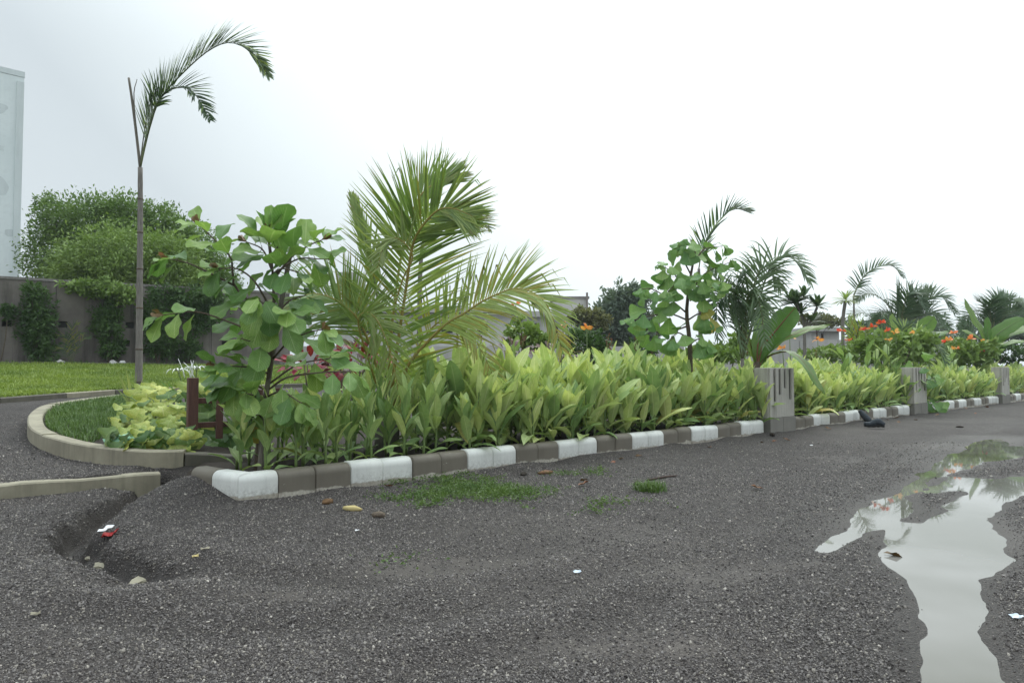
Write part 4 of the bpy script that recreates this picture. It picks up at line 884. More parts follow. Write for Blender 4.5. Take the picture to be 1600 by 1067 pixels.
# ---- slender palms
def slender(label, trunk, Y, fronds, r=(.052, .032), group='slender feather palms', mats=None, Lf=.42, n=40, w=.036, bare=None, droop=1.0, ang=(55, 22), rings=14):
    P = pl(*trunk, Y=Y); b = P[0].copy(); b.z = h(b.x, b.y); P[0] = b; t = thing('slender_palm', label, 'palm', b, group); Q = smooth_pts(P, rings * 2)
    mb = MB(); mb.tube(Q, [(r[0] + (r[1] - r[0]) * i / (rings * 2)) * (1.07 if i % 2 == 0 else 1.0) for i in range(rings * 2 + 1)], 10); mb.build('trunk', M['bark_grey'], t, b)
    for k in range(2, rings - 1, 2):
        q = Q[k * 2]; mb = MB(); mb.tube([q - Vector((0, 0, .012)), q + Vector((0, 0, .012))], (r[0] + (r[1] - r[0]) * k / rings) * 1.13, 10); mb.build('trunk_ring', M['bark'], t, b)
    for a, N0, nn, L, st_, kw in fronds:
        frond(t, [P[-1]] + pl(*a, Y=Y, dY=kw.get('dY', -.4)), N0, nn, L, w, mats or [M['palm_d'], M['coco'], .15], kw.get('rad', (.016, .004)), st_, kw.get('ang', ang), kw.get('droop', droop), kw.get('lift', .3), rmat=M['bark_grey'] if kw.get('grey') else M['rachis_g'], jit=.14, gap=kw.get('gap', .05))
    for a, rr in bare or ():
        mb = MB(); mb.tube(smooth_pts([P[-1]] + pl(*a, Y=Y), 10), [rr[0] + (rr[1] - rr[0]) * i / 10 for i in range(11)], 7); mb.build('bare_petiole', M['bamboo'], t, b)
    return t
slender('tall slender grey-trunked palm with one long frond arching to the right, beside the lawn', ((216, 650), (217, 560), (218, 450), (219, 350), (219, 262)), 10.4,
        [(((226, 230), (235, 195), (250, 155), (285, 115), (325, 80), (360, 67), (395, 84), (418, 117)), (-.35, -.55, .75), 92, .62, .16, dict(droop=.5, ang=(50, 16), gap=.05, lift=.3)),
         (((226, 225), (240, 172), (262, 143), (292, 138), (312, 158), (328, 188)), (.2, -.7, .6), 48, .42, .34, dict(droop=1.4, ang=(60, 25), gap=.08)),
         (((222, 230), (229, 185), (236, 158), (246, 140)), (-.5, -.7, .4), 12, .32, .45, dict(droop=.8, rad=(.011, .004), grey=1))],
        (.055, .034), bare=[(((213, 210), (206, 155), (201, 122)), (.022, .017)), (((214, 215), (209, 150), (214, 124)), (.013, .005))])
slender('slender palm hidden behind the coconut palm, only its dark feathery tip showing', ((655, 600), (656, 450), (660, 380)), 12.5,
        [(((680, 350), (715, 335), (745, 340), (767, 360)), (0, -.8, .6), 34, .38, .25, dict(ang=(62, 25), droop=.7))], (.05, .03))
slender('slender palm behind the drooping-leaved tree, one frond above its crown', ((1095, 580), (1094, 480), (1092, 420)), 12.6,
        [(((1096, 398), (1106, 370), (1130, 338), (1150, 327), (1170, 332)), (-.3, -.5, .8), 40, .42, .15, dict(ang=(55, 18), droop=.6, rad=(.012, .003)))], (.045, .025))
slender('slender palm with one thin frond arching over the small spiky-headed tree', ((1336, 560), (1335, 510), (1334, 462)), 20.5,
        [(((1342, 444), (1355, 427), (1375, 416), (1395, 416), (1411, 433)), (-.2, -.5, .8), 38, .42, .1, dict(ang=(60, 25), droop=1.8, rad=(.02, .006)))], (.035, .022), w=.04)

def feather_palm(label, base, Y, fronds, spear=None, mats=None, Lf=.5, n=30, w=.035, group='feather palms', trunk=(.07, .3), droop=1.4, nm='feather_palm'):
    b = at(base[0], base[1], Y); zt = b.z; b.z = h(b.x, b.y); t = thing(nm, label, 'palm', b, group); topp = Vector((b.x, Y, zt))
    mb = MB(); mb.tube([b, b.lerp(topp, .5), topp], [trunk[0], trunk[0] * .9, trunk[0] * .6], 9); mb.build('trunk', M['bark_grey'], t, b)
    for a, nn, L in fronds:
        dx = a[-1][0] - base[0]; N0 = Vector((-.25 if dx > 0 else .25, -.55, .75))
        frond(t, [topp] + pl(*a, Y=Y, dY=random.uniform(-.6, .3)), N0, nn, L, w, mats or [M['palm_d'], M['palm_m'], .4], (.02, .004), .18, (62, 28), droop, .25, jit=.14, gap=.04)
    if spear:
        for k in range(7):
            mb = MB(); e = at(spear[0] + random.uniform(-5, 5), spear[1] + random.uniform(-2, 14), Y); leaflet(mb, topp, (e - topp), Vector((random.uniform(-.5, .5), -1, 0)), (e - topp).length, .09, 0, 6); mb.build('spear_leaf', M['palm_d'], t, b)
    return t
feather_palm('weeping palm with long hanging blue-green leaflets beside the first grooved pillar', (1160, 560), 11.1, [
    (((1178, 500), (1195, 440), (1213, 404), (1240, 405), (1266, 440)), 34, .5), (((1170, 490), (1180, 440), (1192, 418), (1205, 425), (1218, 450)), 30, .5),
    (((1155, 510), (1143, 470), (1130, 460), (1120, 480), (1122, 530)), 36, .5), (((1158, 500), (1150, 470), (1145, 460), (1150, 480), (1158, 540)), 34, .55),
    (((1150, 510), (1135, 465), (1120, 435), (1108, 420)), 26, .4), (((1165, 500), (1168, 465), (1180, 455), (1190, 490), (1196, 540)), 34, .5), (((1158, 500), (1152, 450), (1158, 425)), 24, .45)],
    mats=[M['palm_m'], M['palm_d'], .45], droop=3.2, w=.033, group='palms among the hedge', trunk=(.045, .3))
feather_palm('dark feather palm with an upright spear, right of the small spiky-headed tree', (1404, 512), 21, [
    (((1390, 480), (1370, 462), (1352, 459), (1338, 470)), 34, .55), (((1425, 490), (1445, 470), (1470, 463), (1492, 490)), 34, .6), (((1418, 490), (1435, 470), (1455, 452)), 28, .55),
    (((1428, 498), (1455, 488), (1482, 512)), 30, .6), (((1395, 495), (1380, 488), (1365, 505)), 24, .5), (((1415, 485), (1428, 460), (1440, 458)), 24, .5), (((1410, 490), (1418, 462), (1432, 460), (1450, 485)), 28, .5), (((1420, 500), (1440, 500), (1462, 530)), 28, .6)], spear=(1405, 428), w=.045)
feather_palm('dense dark feather palm behind the rightmost banana plant', (1550, 525), 26, [
    (((1557, 490), (1570, 472), (1586, 470), (1602, 492)), 34, .6), (((1545, 490), (1535, 475), (1526, 470)), 26, .6), (((1555, 485), (1562, 468), (1572, 464)), 26, .6), (((1565, 500), (1590, 485), (1615, 490)), 32, .7),
    (((1540, 500), (1520, 490), (1505, 505)), 28, .7), (((1560, 505), (1580, 500), (1600, 520)), 30, .7), (((1548, 490), (1548, 475), (1556, 468)), 24, .6), (((1535, 505), (1515, 505), (1500, 528)), 28, .7)], w=.055)
feather_palm('thin arching palm low between the canna flowers and the dark feather palm', (1385, 540), 24, [(((1370, 505), (1352, 490), (1336, 492), (1322, 506)), 30, .45), (((1390, 515), (1395, 500), (1410, 500)), 20, .4), (((1378, 515), (1368, 500), (1355, 505)), 20, .4)], w=.035)
feather_palm('dark low palm drooping over the hedge beside the middle grooved pillar', (1414, 558), 17.2, [(((1425, 538), (1445, 532), (1465, 545), (1478, 568)), 30, .5), (((1420, 535), (1432, 520), (1450, 525), (1470, 548)), 28, .45), (((1405, 535), (1392, 525), (1380, 545)), 24, .4), (((1412, 535), (1410, 515), (1418, 508)), 22, .4), (((1422, 545), (1440, 548), (1452, 570)), 24, .45)], mats=[M['palm_m'], M['coco'], .4], w=.035, group='palms among the hedge')
feather_palm('small fan of bright green sword leaves right of the small white building', (1336, 556), 18, [(((1332, 530), (1327, 510), (1325, 497)), 12, .42), (((1338, 530), (1343, 512), (1347, 503)), 12, .42), (((1342, 535), (1354, 520), (1362, 516)), 10, .4)], mats=[M['coco'], M['coco_y'], .1], w=.045, droop=.4, group='palms among the hedge')

# ---- banana plants
def cblade(root, pts, N0, wd, mat=None, rib=None, nu=16, fold=.25, name='leaf', torn=.25, pk=.5):
    P = smooth_pts(pts, nu); N0 = Vector(N0).normalized(); mb = MB(); vs = []; uvs = []
    for i, p in enumerate(P):
        u = i / nu; T = (P[min(i + 1, nu)] - P[max(i - 1, 0)]).normalized(); S_ = T.cross(N0).normalized(); Nn = S_.cross(T)
        w = wd / 2 * max(.04, (max(0, (u - .1) / .9) ** .55) * ((1 - u) ** .42) * 1.5 if u > .1 else .05)
        for q in (-1, -.5, 0, .5, 1):
            e = w * q * (random.uniform(.78, 1) if abs(q) == 1 and random.random() < torn else 1)
            vs.append(p + S_ * e + Nn * (abs(q) * w * fold - (.25 * w * q * q * q * q)) + Nn * .015 * sin(u * 23 + q * 3) * abs(q)); uvs.append((u, .5 + q * .5))
    mb.add(vs, [(i * 5 + k, i * 5 + k + 1, i * 5 + k + 6, i * 5 + k + 5) for i in range(nu) for k in range(4)], uvs)
    lf = mb.build(name, mat or M['banana'], root, root.location)
    m2 = MB(); m2.tube([p - N0 * .004 for p in P], [wd * .045 * (1 - .85 * i / nu) + .002 for i in range(nu + 1)], 6); m2.build('midrib', rib or M['stem_g'], lf, root.location); return lf
def banana(label, base, Y, leaves, r=.07, rib=None):
    b = at(base[0], base[1], Y); zt = b.z; b.z = h(b.x, b.y) + .1; t = thing('banana_plant', label, 'plant', b, 'banana plants in the bed'); tp = Vector((b.x, Y, zt))
    mb = MB(); mb.tube([b - Vector((0, 0, .1)), b.lerp(tp, .5) + Vector((.01, 0, 0)), tp], [r, r * .85, r * .55], 10); mb.build('pseudostem', M['bark'], t, b)
    for a, N0, w, d in leaves: cblade(t, [tp - Vector((0, 0, .15))] + pl(*a, Y=Y, dY=d), N0, w, rib=rib)
    return t
banana('banana plant with a red midrib and one leaf drooping over the first grooved pillar', (1182, 565), 11.3, [
    (((1190, 545), (1208, 522), (1226, 500), (1243, 480)), (-.55, -.75, .25), .62, -.1), (((1200, 548), (1228, 528), (1262, 515), (1297, 508)), (-.1, -.45, .9), .34, -.5),
    (((1196, 560), (1222, 549), (1246, 556), (1266, 580), (1288, 616)), (.35, -.5, .75), .36, -.9), (((1184, 540), (1190, 510), (1197, 476)), (.3, -.9, .1), .42, .5), (((1175, 545), (1165, 520), (1168, 500)), (.5, -.8, .2), .3, .3)], .09, M['banana_r'])
banana('banana plant behind the middle grooved pillar, with broad pale leaves', (1415, 556), 17.6, [
    (((1424, 535), (1442, 515), (1460, 494)), (-.5, -.75, .4), .62, -.3), (((1408, 535), (1400, 515), (1394, 490)), (.4, -.9, .1), .5, .3), (((1428, 540), (1455, 526), (1484, 517)), (-.1, -.5, .85), .42, -.5), (((1405, 545), (1388, 530), (1372, 528)), (.1, -.5, .85), .4, -.3)])
banana('rightmost banana plant with tall narrow upright leaf', (1546, 560), 22.2, [
    (((1538, 525), (1522, 498), (1507, 467)), (.5, -.8, .2), .6, .2), (((1544, 530), (1543, 512), (1543, 495)), (.1, -1, 0), .36, 0), (((1553, 530), (1573, 512), (1600, 497)), (-.4, -.7, .5), .72, -.3), (((1535, 535), (1520, 522), (1503, 517)), (.1, -.6, .8), .42, -.3), (((1556, 545), (1578, 535), (1604, 533)), (-.1, -.5, .85), .45, -.6), (((1560, 530), (1590, 515), (1625, 512)), (-.2, -.5, .8), .6, .3)])

# ---- broad-leaved sapling at the corner of the bed
BL_ = [blade_mesh('broad_leaf_%s' % s, M['broad'], 1, .54, 9, 3, b, .18, .20, .42, .62, 1.12, twist=tw) for s, b, tw in (('a', .2, 0), ('b', .5, .2), ('c', .1, -.2), ('d', .7, .1))]
BLR = [variant(q, M['broad_red'], q.name + '_red') for q in BL_]; BLY = [variant(q, M['broad_y'], q.name + '_old') for q in BL_]
def leafy_branch(root, P, r0, r1, n, Lr, meshes, bark, tipm=None, start=.25, droop=.35, face=(0, -.35, .9), term=3, out=.9, alt=None, altp=0, pet=.12, skip=.28):
    o = root.location; Q = smooth_pts(P, 12); mb = MB(); mb.tube(Q, [r0 + (r1 - r0) * i / 12 for i in range(13)], 7); br_ = bpy.data.objects.new('branch', None); pend = []
    def leaf(p, d, L, ms):
        d0 = Vector(d).normalized(); d = (d0 + Vector((0, 0, -droop * random.uniform(.4, 1.5)))).normalized(); f = Vector(face) + rdir() * .32 if face else Vector((d.x, d.y - .6, .35)) + rdir() * .7
        e = p + d0 * L * pet; mb.tube([p, p.lerp(e, .5) + Vector((0, 0, .006)), e], [.0035, .003, .0025], 4, False); pend.append((random.choice(ms), orient(d, f, e - o, L, random.uniform(.88, 1.1))))
    for k in range(n):
        u = start + (1 - start) * k / n; f = u * 12; i = min(int(f), 11); p = Q[i].lerp(Q[i + 1], f - i); T = (Q[i + 1] - Q[i]).normalized()
        az = k * 1.57 + random.uniform(-.4, .4); a = T.orthogonal().normalized(); b2 = T.cross(a)
        for sg in (1, -1):
            if random.random() < skip: continue
            d = (a * cos(az) + b2 * sin(az)) * sg * out + T * .55 + Vector((0, -.25, 0))
            leaf(p, d, random.uniform(*Lr) * (.8 + .3 * sin(pi * min(1, u + .1))), alt if alt and random.random() < altp else meshes)
    T = (Q[-1] - Q[-2]).normalized()
    for k in range(term):
        leaf(Q[-1], T + rdir() * .75, Lr[0] * random.uniform(.7, 1.0), meshes)
    if tipm:
        for k in range(2): pend.append((random.choice(tipm), orient(T + rdir() * .4 + Vector((0, 0, .4)), rdir(), Q[-1] - o, Lr[0] * .42, .8)))
    bpy.data.objects.remove(br_); br_ = mb.build('branch', bark, root, o)
    for me_, M_ in pend: link('leaf', me_, br_, M_)
    return br_
TY = 5.95
b = gp(402, 729, .12); b = Vector((at(402, 700, TY).x, TY, .12)); lt = thing('broadleaf_sapling', 'broad-leaved sapling with big green leaves at the corner of the striped kerb', 'tree', b)
mb = MB(); tp = [b] + pl((408, 660), (420, 590), (427, 520), (428, 470), (424, 400), (418, 362), Y=TY); mb.tube(smooth_pts(tp, 18), [.030 - .025 * i / 18 for i in range(19)], 9); mb.build('trunk', M['bark'], lt, b)
LB = lambda *a, dY=0., r=.010, n=4, tip=True, L=(.24, .32), droop=.35, term=3, start=.25, alt=None, altp=0, face=(0, -.35, .9): leafy_branch(lt, pl(*a, Y=TY, dY=dY), r, .0045, n, L, BL_, M['bark'], BLR if tip else None, start, droop, face, term, alt=alt, altp=altp)
LB((424, 520), (396, 478), (366, 446), (361, 403), (335, 375), (312, 352), n=6, dY=-.1, r=.014, droop=.15)
LB((428, 540), (398, 520), (350, 500), (305, 487), (256, 492), n=3, dY=-.35, droop=.6, start=.6, r=.012, L=(.25, .30))
LB((427, 490), (398, 440), (370, 420), (345, 420), n=3, dY=-.25)
LB((366, 446), (330, 428), (296, 412), (264, 404), n=2, dY=-.1, droop=.6, start=.7)
LB((426, 440), (452, 405), (480, 385), (503, 375), n=4, dY=.1, droop=.12)
LB((426, 430), (465, 405), (505, 405), n=4, dY=.35, droop=.15)
LB((424, 400), (440, 380), (468, 370), n=3, dY=.2, droop=.1)
LB((424, 420), (410, 390), (385, 378), n=3, dY=.15, droop=.1)
LB((427, 560), (450, 535), (480, 520), (502, 515), n=3, dY=-.3, droop=.6)
LB((418, 610), (448, 590), (500, 582), (545, 580), n=3, dY=-.4, droop=.8, tip=False, start=.45)
LB((422, 585), (395, 575), (365, 572), (340, 572), n=3, dY=-.3, droop=.4)
LB((412, 640), (400, 620), (385, 615), n=3, dY=-.3, droop=.8, tip=False, alt=BLY, altp=.15)
LB((416, 620), (440, 612), (468, 628), n=3, dY=-.35, droop=.9, tip=False)
LB((410, 650), (396, 650), (388, 672), n=3, dY=-.15, droop=1.6, tip=False, L=(.18, .24), alt=BLY, altp=.25)
LB((428, 500), (420, 480), (405, 470), n=3, dY=-.35, droop=.9, tip=False)
LB((428, 520), (440, 500), (452, 490), n=3, dY=-.3, droop=.8, tip=False)
LB((424, 420), (420, 385), (417, 366), n=3, dY=-.02, droop=.1)
LB((424, 560), (410, 540), (380, 530), n=3, dY=-.25, droop=.7, tip=False)
LB((420, 600), (465, 570), (515, 560), n=3, dY=-.1, droop=.6, tip=False)
LB((424, 500), (452, 470), (476, 462), n=4, dY=.15, droop=.3, tip=False)
LB((424, 530), (400, 505), (372, 480), n=4, dY=.2, droop=.5, tip=False)
LB((418, 610), (390, 600), (350, 604), n=3, dY=-.2, droop=.8, tip=False)
LB((424, 430), (440, 420), (465, 425), n=3, dY=-.25, droop=.2, tip=False)

sk = thing('wooden_stake', 'grey wooden stake leaning against the broad-leaved sapling at the kerb corner', 'stake', Vector((at(406, 700, 5.82).x, 5.82, .1)))
mb = MB(); mb.tube(smooth_pts([sk.location] + pl((412, 650), (433, 510), (456, 383), Y=5.9, dY=.25), 10), .021, 9); mb.build('pole', M['bamboo'], sk, sk.location)

# ---- second, drooping-leaved tree
B2 = [blade_mesh('droop_leaf_%s' % s, M['broad2'], 1, .43, 9, 2, b_, .22, .10, .27, .5, 1.5, heart=.08) for s, b_ in (('a', .15), ('b', .4), ('c', .65))]
B2Y = [variant(q, M['broad_y'], q.name + '_old') for q in B2]
T2 = 10.4; b = at(1080, 600, T2); b.z = .15; t2 = thing('young_tree', 'young tree with drooping heart-shaped leaves rising behind the hedge before the first grooved pillar', 'tree', b)
mb = MB(); mb.tube(smooth_pts([b] + pl((1078, 540), (1073, 490), (1078, 440), (1085, 400), (1088, 382), Y=T2), 14), [.042 - .034 * i / 14 for i in range(15)], 8); mb.build('trunk', M['bark'], t2, b)
TB = lambda *a, dY=0., n=4, L=(.17, .25), droop=1.5, alt=None, altp=0, term=3: leafy_branch(t2, pl(*a, Y=T2, dY=dY), .014, .005, n, L, B2, M['bark'], None, .3, droop, None, term, alt=alt, altp=altp, pet=.45, skip=.2)
TB((1074, 490), (1050, 470), (1020, 452), (1004, 452), dY=-.3, n=5); TB((1076, 460), (1055, 430), (1035, 415), dY=-.2, n=5); TB((1080, 430), (1065, 400), (1062, 385), n=4); TB((1085, 410), (1100, 390), (1125, 385), dY=.2, n=4)
TB((1080, 450), (1105, 425), (1140, 410), dY=.2, n=5); TB((1078, 470), (1100, 455), (1125, 445), dY=-.3, n=4); TB((1074, 500), (1045, 490), (1010, 495), (990, 500), dY=-.3, n=5); TB((1073, 510), (1040, 520), (1010, 515), dY=.1, n=4)
TB((1075, 500), (1095, 490), (1110, 505), dY=-.2, n=4, alt=B2Y, altp=.6, term=2); TB((1076, 530), (1060, 520), (1048, 530), dY=-.3, n=3, droop=.5); TB((1076, 540), (1090, 530), (1100, 535), dY=-.2, n=2); TB((1085, 400), (1078, 385), (1075, 378), n=3); TB((1080, 440), (1060, 440), (1045, 455), dY=-.4, n=4)
TB((1079, 450), (1090, 440), (1085, 430), dY=-.4, n=3)
# dark heart-leaved bush by the middle pillar, trailing over the kerb
b = st(.45, 14.4); b.z = .15; t3 = thing('heart_leaf_bush', 'dark heart-leaved bush just right of the middle grooved pillar, trailing over the kerb', 'bush', b)
for k in range(9):
    e = b + Vector((random.uniform(-.5, .7), random.uniform(-.5, .2), random.uniform(.3, 1.0))); leafy_branch(t3, [b, b.lerp(e, .5) + Vector((0, 0, .15)), e], .012, .005, 3, (.22, .3), B2, M['bark'], None, .4, .8, (0, -.6, .6), 2)
for k in range(2): leafy_branch(t3, [b, st(.1, 14.7 + .35 * k) + Vector((0, 0, .34)), st(-.12, 14.9 + .5 * k) + Vector((0, 0, .12))], .010, .004, 2, (.22, .26), B2, M['bark'], None, .6, .8, (0, -.8, .5), 2)

# ---- rosette trees
RL = blade_mesh('rosette_leaf', M['palm_d'], 1, .26, 5, 1, .35, .25, 0, .6, .6, .6); RLN = blade_mesh('spiky_leaf', M['coco'], 1, .07, 5, 1, .5, .3, 0, .3, .5, .8)
def rosette(t, c, n, L, me, up=.2): 
    for k in range(n):
        d = rdir(); d.z = abs(d.z) * .9 - .25 + up; link('leaf', me, t, orient(d, Vector((0, -.2, 1)), c - t.location + d.normalized() * .03, L * random.uniform(.8, 1.1)))
Y = 16.5; b = at(1257, 560, Y); b.z = h(b.x, b.y); t = thing('frangipani_tree', 'small tree with rosettes of dark oblong leaves behind the red-ribbed banana leaf', 'tree', b)
mb = MB(); c1_, c2_, c3_ = at(1245, 474, Y), at(1277, 480, Y), at(1262, 500, Y); f0 = at(1257, 520, Y)
mb.tube(smooth_pts([b, f0, at(1254, 495, Y), c1_], 8), [.04] * 4 + [.035] * 5, 8); mb.tube(smooth_pts([f0, at(1268, 500, Y), c2_], 6), .03, 7); mb.tube([f0, c3_], .03, 7); mb.build('trunk', M['bark_grey'], t, b)
for c_, n_ in ((c1_, 34), (at(1234, 470, Y), 20), (at(1255, 466, Y), 22), (c2_, 26), (at(1250, 490, Y), 22)): rosette(t, c_, n_, .38, RL)
rosette(t, c3_ + Vector((.1, 0, -.05)), 16, .36, RL, .3)
Y = 20; b = at(1318, 560, Y); b.z = h(b.x, b.y); t = thing('spiky_tree', 'small tree with a thin bare trunk and a round spiky yellow-green head', 'tree', b)
c_ = at(1321, 470, Y); mb = MB(); mb.tube(smooth_pts([b, at(1317, 510, Y), c_], 8), .05, 8); mb.build('trunk', M['bark_grey'], t, b); rosette(t, c_, 70, .42, RLN, .1)

# ---- canna lilies
PET = {k: [blade_mesh('petal_%s' % k, M[m_], 1, .55, 4, 1, b_, .2, .25, .6, .5, .5) for b_ in (.5, 1.1)] for k, m_ in (('o', 'petal_o'), ('r', 'petal_r'), ('y', 'petal_y'))}
def canna(px, py, Y, colr, label, n=5, leaves=True):
    f = at(px, py, Y); b = Vector((f.x + random.uniform(-.06, .06), Y, h(f.x, Y) + .08)); t = thing('canna_lily', label, 'flower', b, 'flowering canna lilies above the hedge')
    mb = MB(); mb.tube(smooth_pts([b, b.lerp(f, .5) + Vector((.02, 0, 0)), f], 6), [.012] * 4 + [.009, .008, .006], 6); mb.build('stem', M['stem_g'], t, b)
    for k in range(n):
        d = rdir(); d.z = abs(d.z) * .6 + .1; link('petal', random.choice(PET[colr]), t, orient(d, rdir() + Vector((0, -.6, .4)), f - b + d * .01, random.uniform(.08, .12) * max(1, Y / 15)))
    if leaves:
        for k in range(4):
            az = random.uniform(0, 6.28); d = Vector((cos(az) * .5, sin(az) * .5, 1)); p = (f - b) * random.uniform(.3, .7); link('leaf', random.choice(HLG), t, orient(d, -Vector((cos(az), sin(az), 0)) + Vector((0, 0, .3)), p, .4))
CN = [(884, 511, 10.6, 'o', 'orange canna bloom left of the dark round shrub'), (917, 514, 10.6, 'o', 'orange canna bloom in front of the dark round shrub, right of another'), (747, 507, 9.8, 'y', 'pale orange canna bloom seen through the right-hand coconut frond'), (806, 476, 10.2, 'o', 'small orange canna bloom high among the arching coconut leaflets'),
      (1234, 529, 12.5, 'y', 'apricot canna bloom just below the red-ribbed banana leaf'), (1223, 545, 12.2, 'o', 'low orange canna bloom beside the banana stem'), (1278, 532, 13.5, 'o', 'orange canna bloom in front of the small white building'), (1316, 517, 14, 'r', 'red-orange canna bloom under the spiky-headed tree'), (1324, 532, 14, 'r', 'red canna bloom below the sword-leaf fan'),
      (1352, 515, 15, 'r', 'dull red canna bloom right of the sword-leaf fan'), (1365, 510, 15, 'r', 'red canna bloom at the left of the big red cluster'), (1378, 505, 15, 'r', 'biggest red canna bloom, left of the middle banana plant'), (1386, 518, 15, 'r', 'red canna bloom just below the big red cluster'), (1389, 532, 15, 'y', 'apricot canna bloom low before the middle banana plant'), (1399, 520, 15.5, 'y', 'yellow canna bloom against the banana leaf base'), (1425, 521, 16, 'y', 'pale apricot canna bloom on the middle banana leaf'),
      (1489, 521, 19, 'o', 'orange canna bloom topmost of the group right of the middle pillar'), (1470, 535, 18.5, 'r', 'reddish canna bloom left end of the group right of the middle pillar'), (1483, 532, 18.8, 'o', 'wide orange canna bloom in the group right of the middle pillar'), (1494, 545, 18.2, 'o', 'lowest orange canna bloom right of the middle pillar'), (1518, 530, 20, 'o', 'orange canna bloom left of the rightmost banana stem'), (1539, 534, 21, 'y', 'apricot canna bloom at the rightmost banana stem'), (1531, 549, 20.5, 'r', 'small dull red canna bloom below the rightmost banana leaves')]
for a, bb, Yc, cc, lb in CN: canna(a, bb, Yc, cc, lb, 9 if 'biggest' in lb or 'wide' in lb else 6)

# ---- crotons and shrubs inside the bed
CL = {k: [blade_mesh('croton_leaf_%s' % k, M[m_], 1, .36, 5, 1, b_, .25, .2, .5, .6, .7) for b_ in (.4, .9)] for k, m_ in (('r', 'croton'), ('p', 'croton_p'))}
def croton(label, px, py, Y, rx, ry, n, k='r', L=.17):
    c = at(px, py, Y); b = Vector((c.x, Y, .15)); t = thing('croton', label, 'shrub', b, 'crotons inside the bed'); mb = MB(); s_ = Y / FPX
    for q in range(4): mb.tube(smooth_pts([b, b + Vector((random.uniform(-.05, .05), 0, .4)), c + Vector((random.uniform(-1, 1) * rx * s_ * .6, random.uniform(-.15, .15), 0))], 5), .008, 5)
    mb.build('stem', M['bark'], t, b)
    for q in range(n):
        d = rdir(); p = c - b + Vector((d.x * rx * s_, d.y * .25, d.z * ry * s_)); d2 = (d + Vector((0, -.3, .5))).normalized(); link('leaf', random.choice(CL[k] if random.random() > .12 else CL['p']), t, orient(d2, Vector((0, -.3, 1)) + rdir() * .4, p, L * random.uniform(.7, 1.2)))
croton('red-leaved croton just right of the sapling trunk', 486, 570, 7.9, 30, 18, 60, L=.2); croton('red-leaved croton left of the coconut palm base', 552, 568, 8.0, 42, 18, 76, L=.2); croton('purple mottled croton between the red croton and the coconut palm', 566, 552, 9.6, 22, 10, 34, 'p'); croton('purple croton below the right coconut frond tip', 872, 552, 9.8, 26, 9, 34, 'p'); croton('small dark croton between coconut palm and dark round shrub', 800, 548, 9.6, 20, 10, 26, 'p')
def bushy(label, px, py, Y, blobs, n, ls, mat, seed, asp=.55, group='shrubs inside the bed'):
    c = at(px, py, Y); b = Vector((c.x, Y, h(c.x, Y))); t = thing('leafy_shrub', label, 'shrub', b, group); mb = MB()
    for q in blobs: mb.tube(smooth_pts([b, b.lerp(Vector(q[:3]), .5) + Vector((.05, 0, 0)), q[:3]], 5), .014, 5)
    mb.build('stem', M['bark'], t, b); cloud_obj('foliage', leafcloud(blobs, n, ls, asp, seed, .6, .4), M[mat], t, b)
bushy('dark round shrub under the orange canna blooms', 912, 540, 12.5, [blob(908, 540, 12.5, 32, 26), blob(930, 545, 12.5, 22, 22)], 2600, .07, 'f_dark', 41)
bushy('bright green bush behind the right coconut frond', 815, 520, 11, [blob(815, 520, 11, 26, 20), blob(840, 535, 11, 22, 16)], 900, .10, 'f_light', 42)
bushy('grey-green bush behind the hedge left of the young tree', 1000, 540, 14, [blob(1000, 548, 14, 24, 14)], 700, .09, 'f_dark', 43)
bushy('dark bush low behind the last canna group', 1500, 560, 22, [blob(1500, 545, 22, 34, 14), blob(1575, 552, 24, 30, 14)], 2200, .13, 'f_dark', 44)
bushy('broad green bush under the big red canna cluster', 1375, 555, 15.8, [blob(1375, 545, 15.8, 36, 20), blob(1425, 540, 16.5, 30, 24)], 1500, .16, 'f_light', 46)
bushy('green bush between the orange canna group and the rightmost banana', 1500, 555, 20.5, [blob(1490, 550, 20.5, 34, 16), blob(1530, 548, 20.8, 30, 16)], 1500, .18, 'f_light', 47)
bushy('low leafy bush right of the young tree trunk, against the grey rear wall', 1118, 560, 13.5, [blob(1110, 552, 13.5, 40, 12), blob(1150, 548, 13.8, 24, 16)], 1300, .11, 'f_light', 48)
bushy('low mixed bush under the sword-leaf fan', 1300, 555, 17, [blob(1290, 552, 17, 30, 10), blob(1345, 550, 17, 30, 12)], 1500, .12, 'f_light', 45)

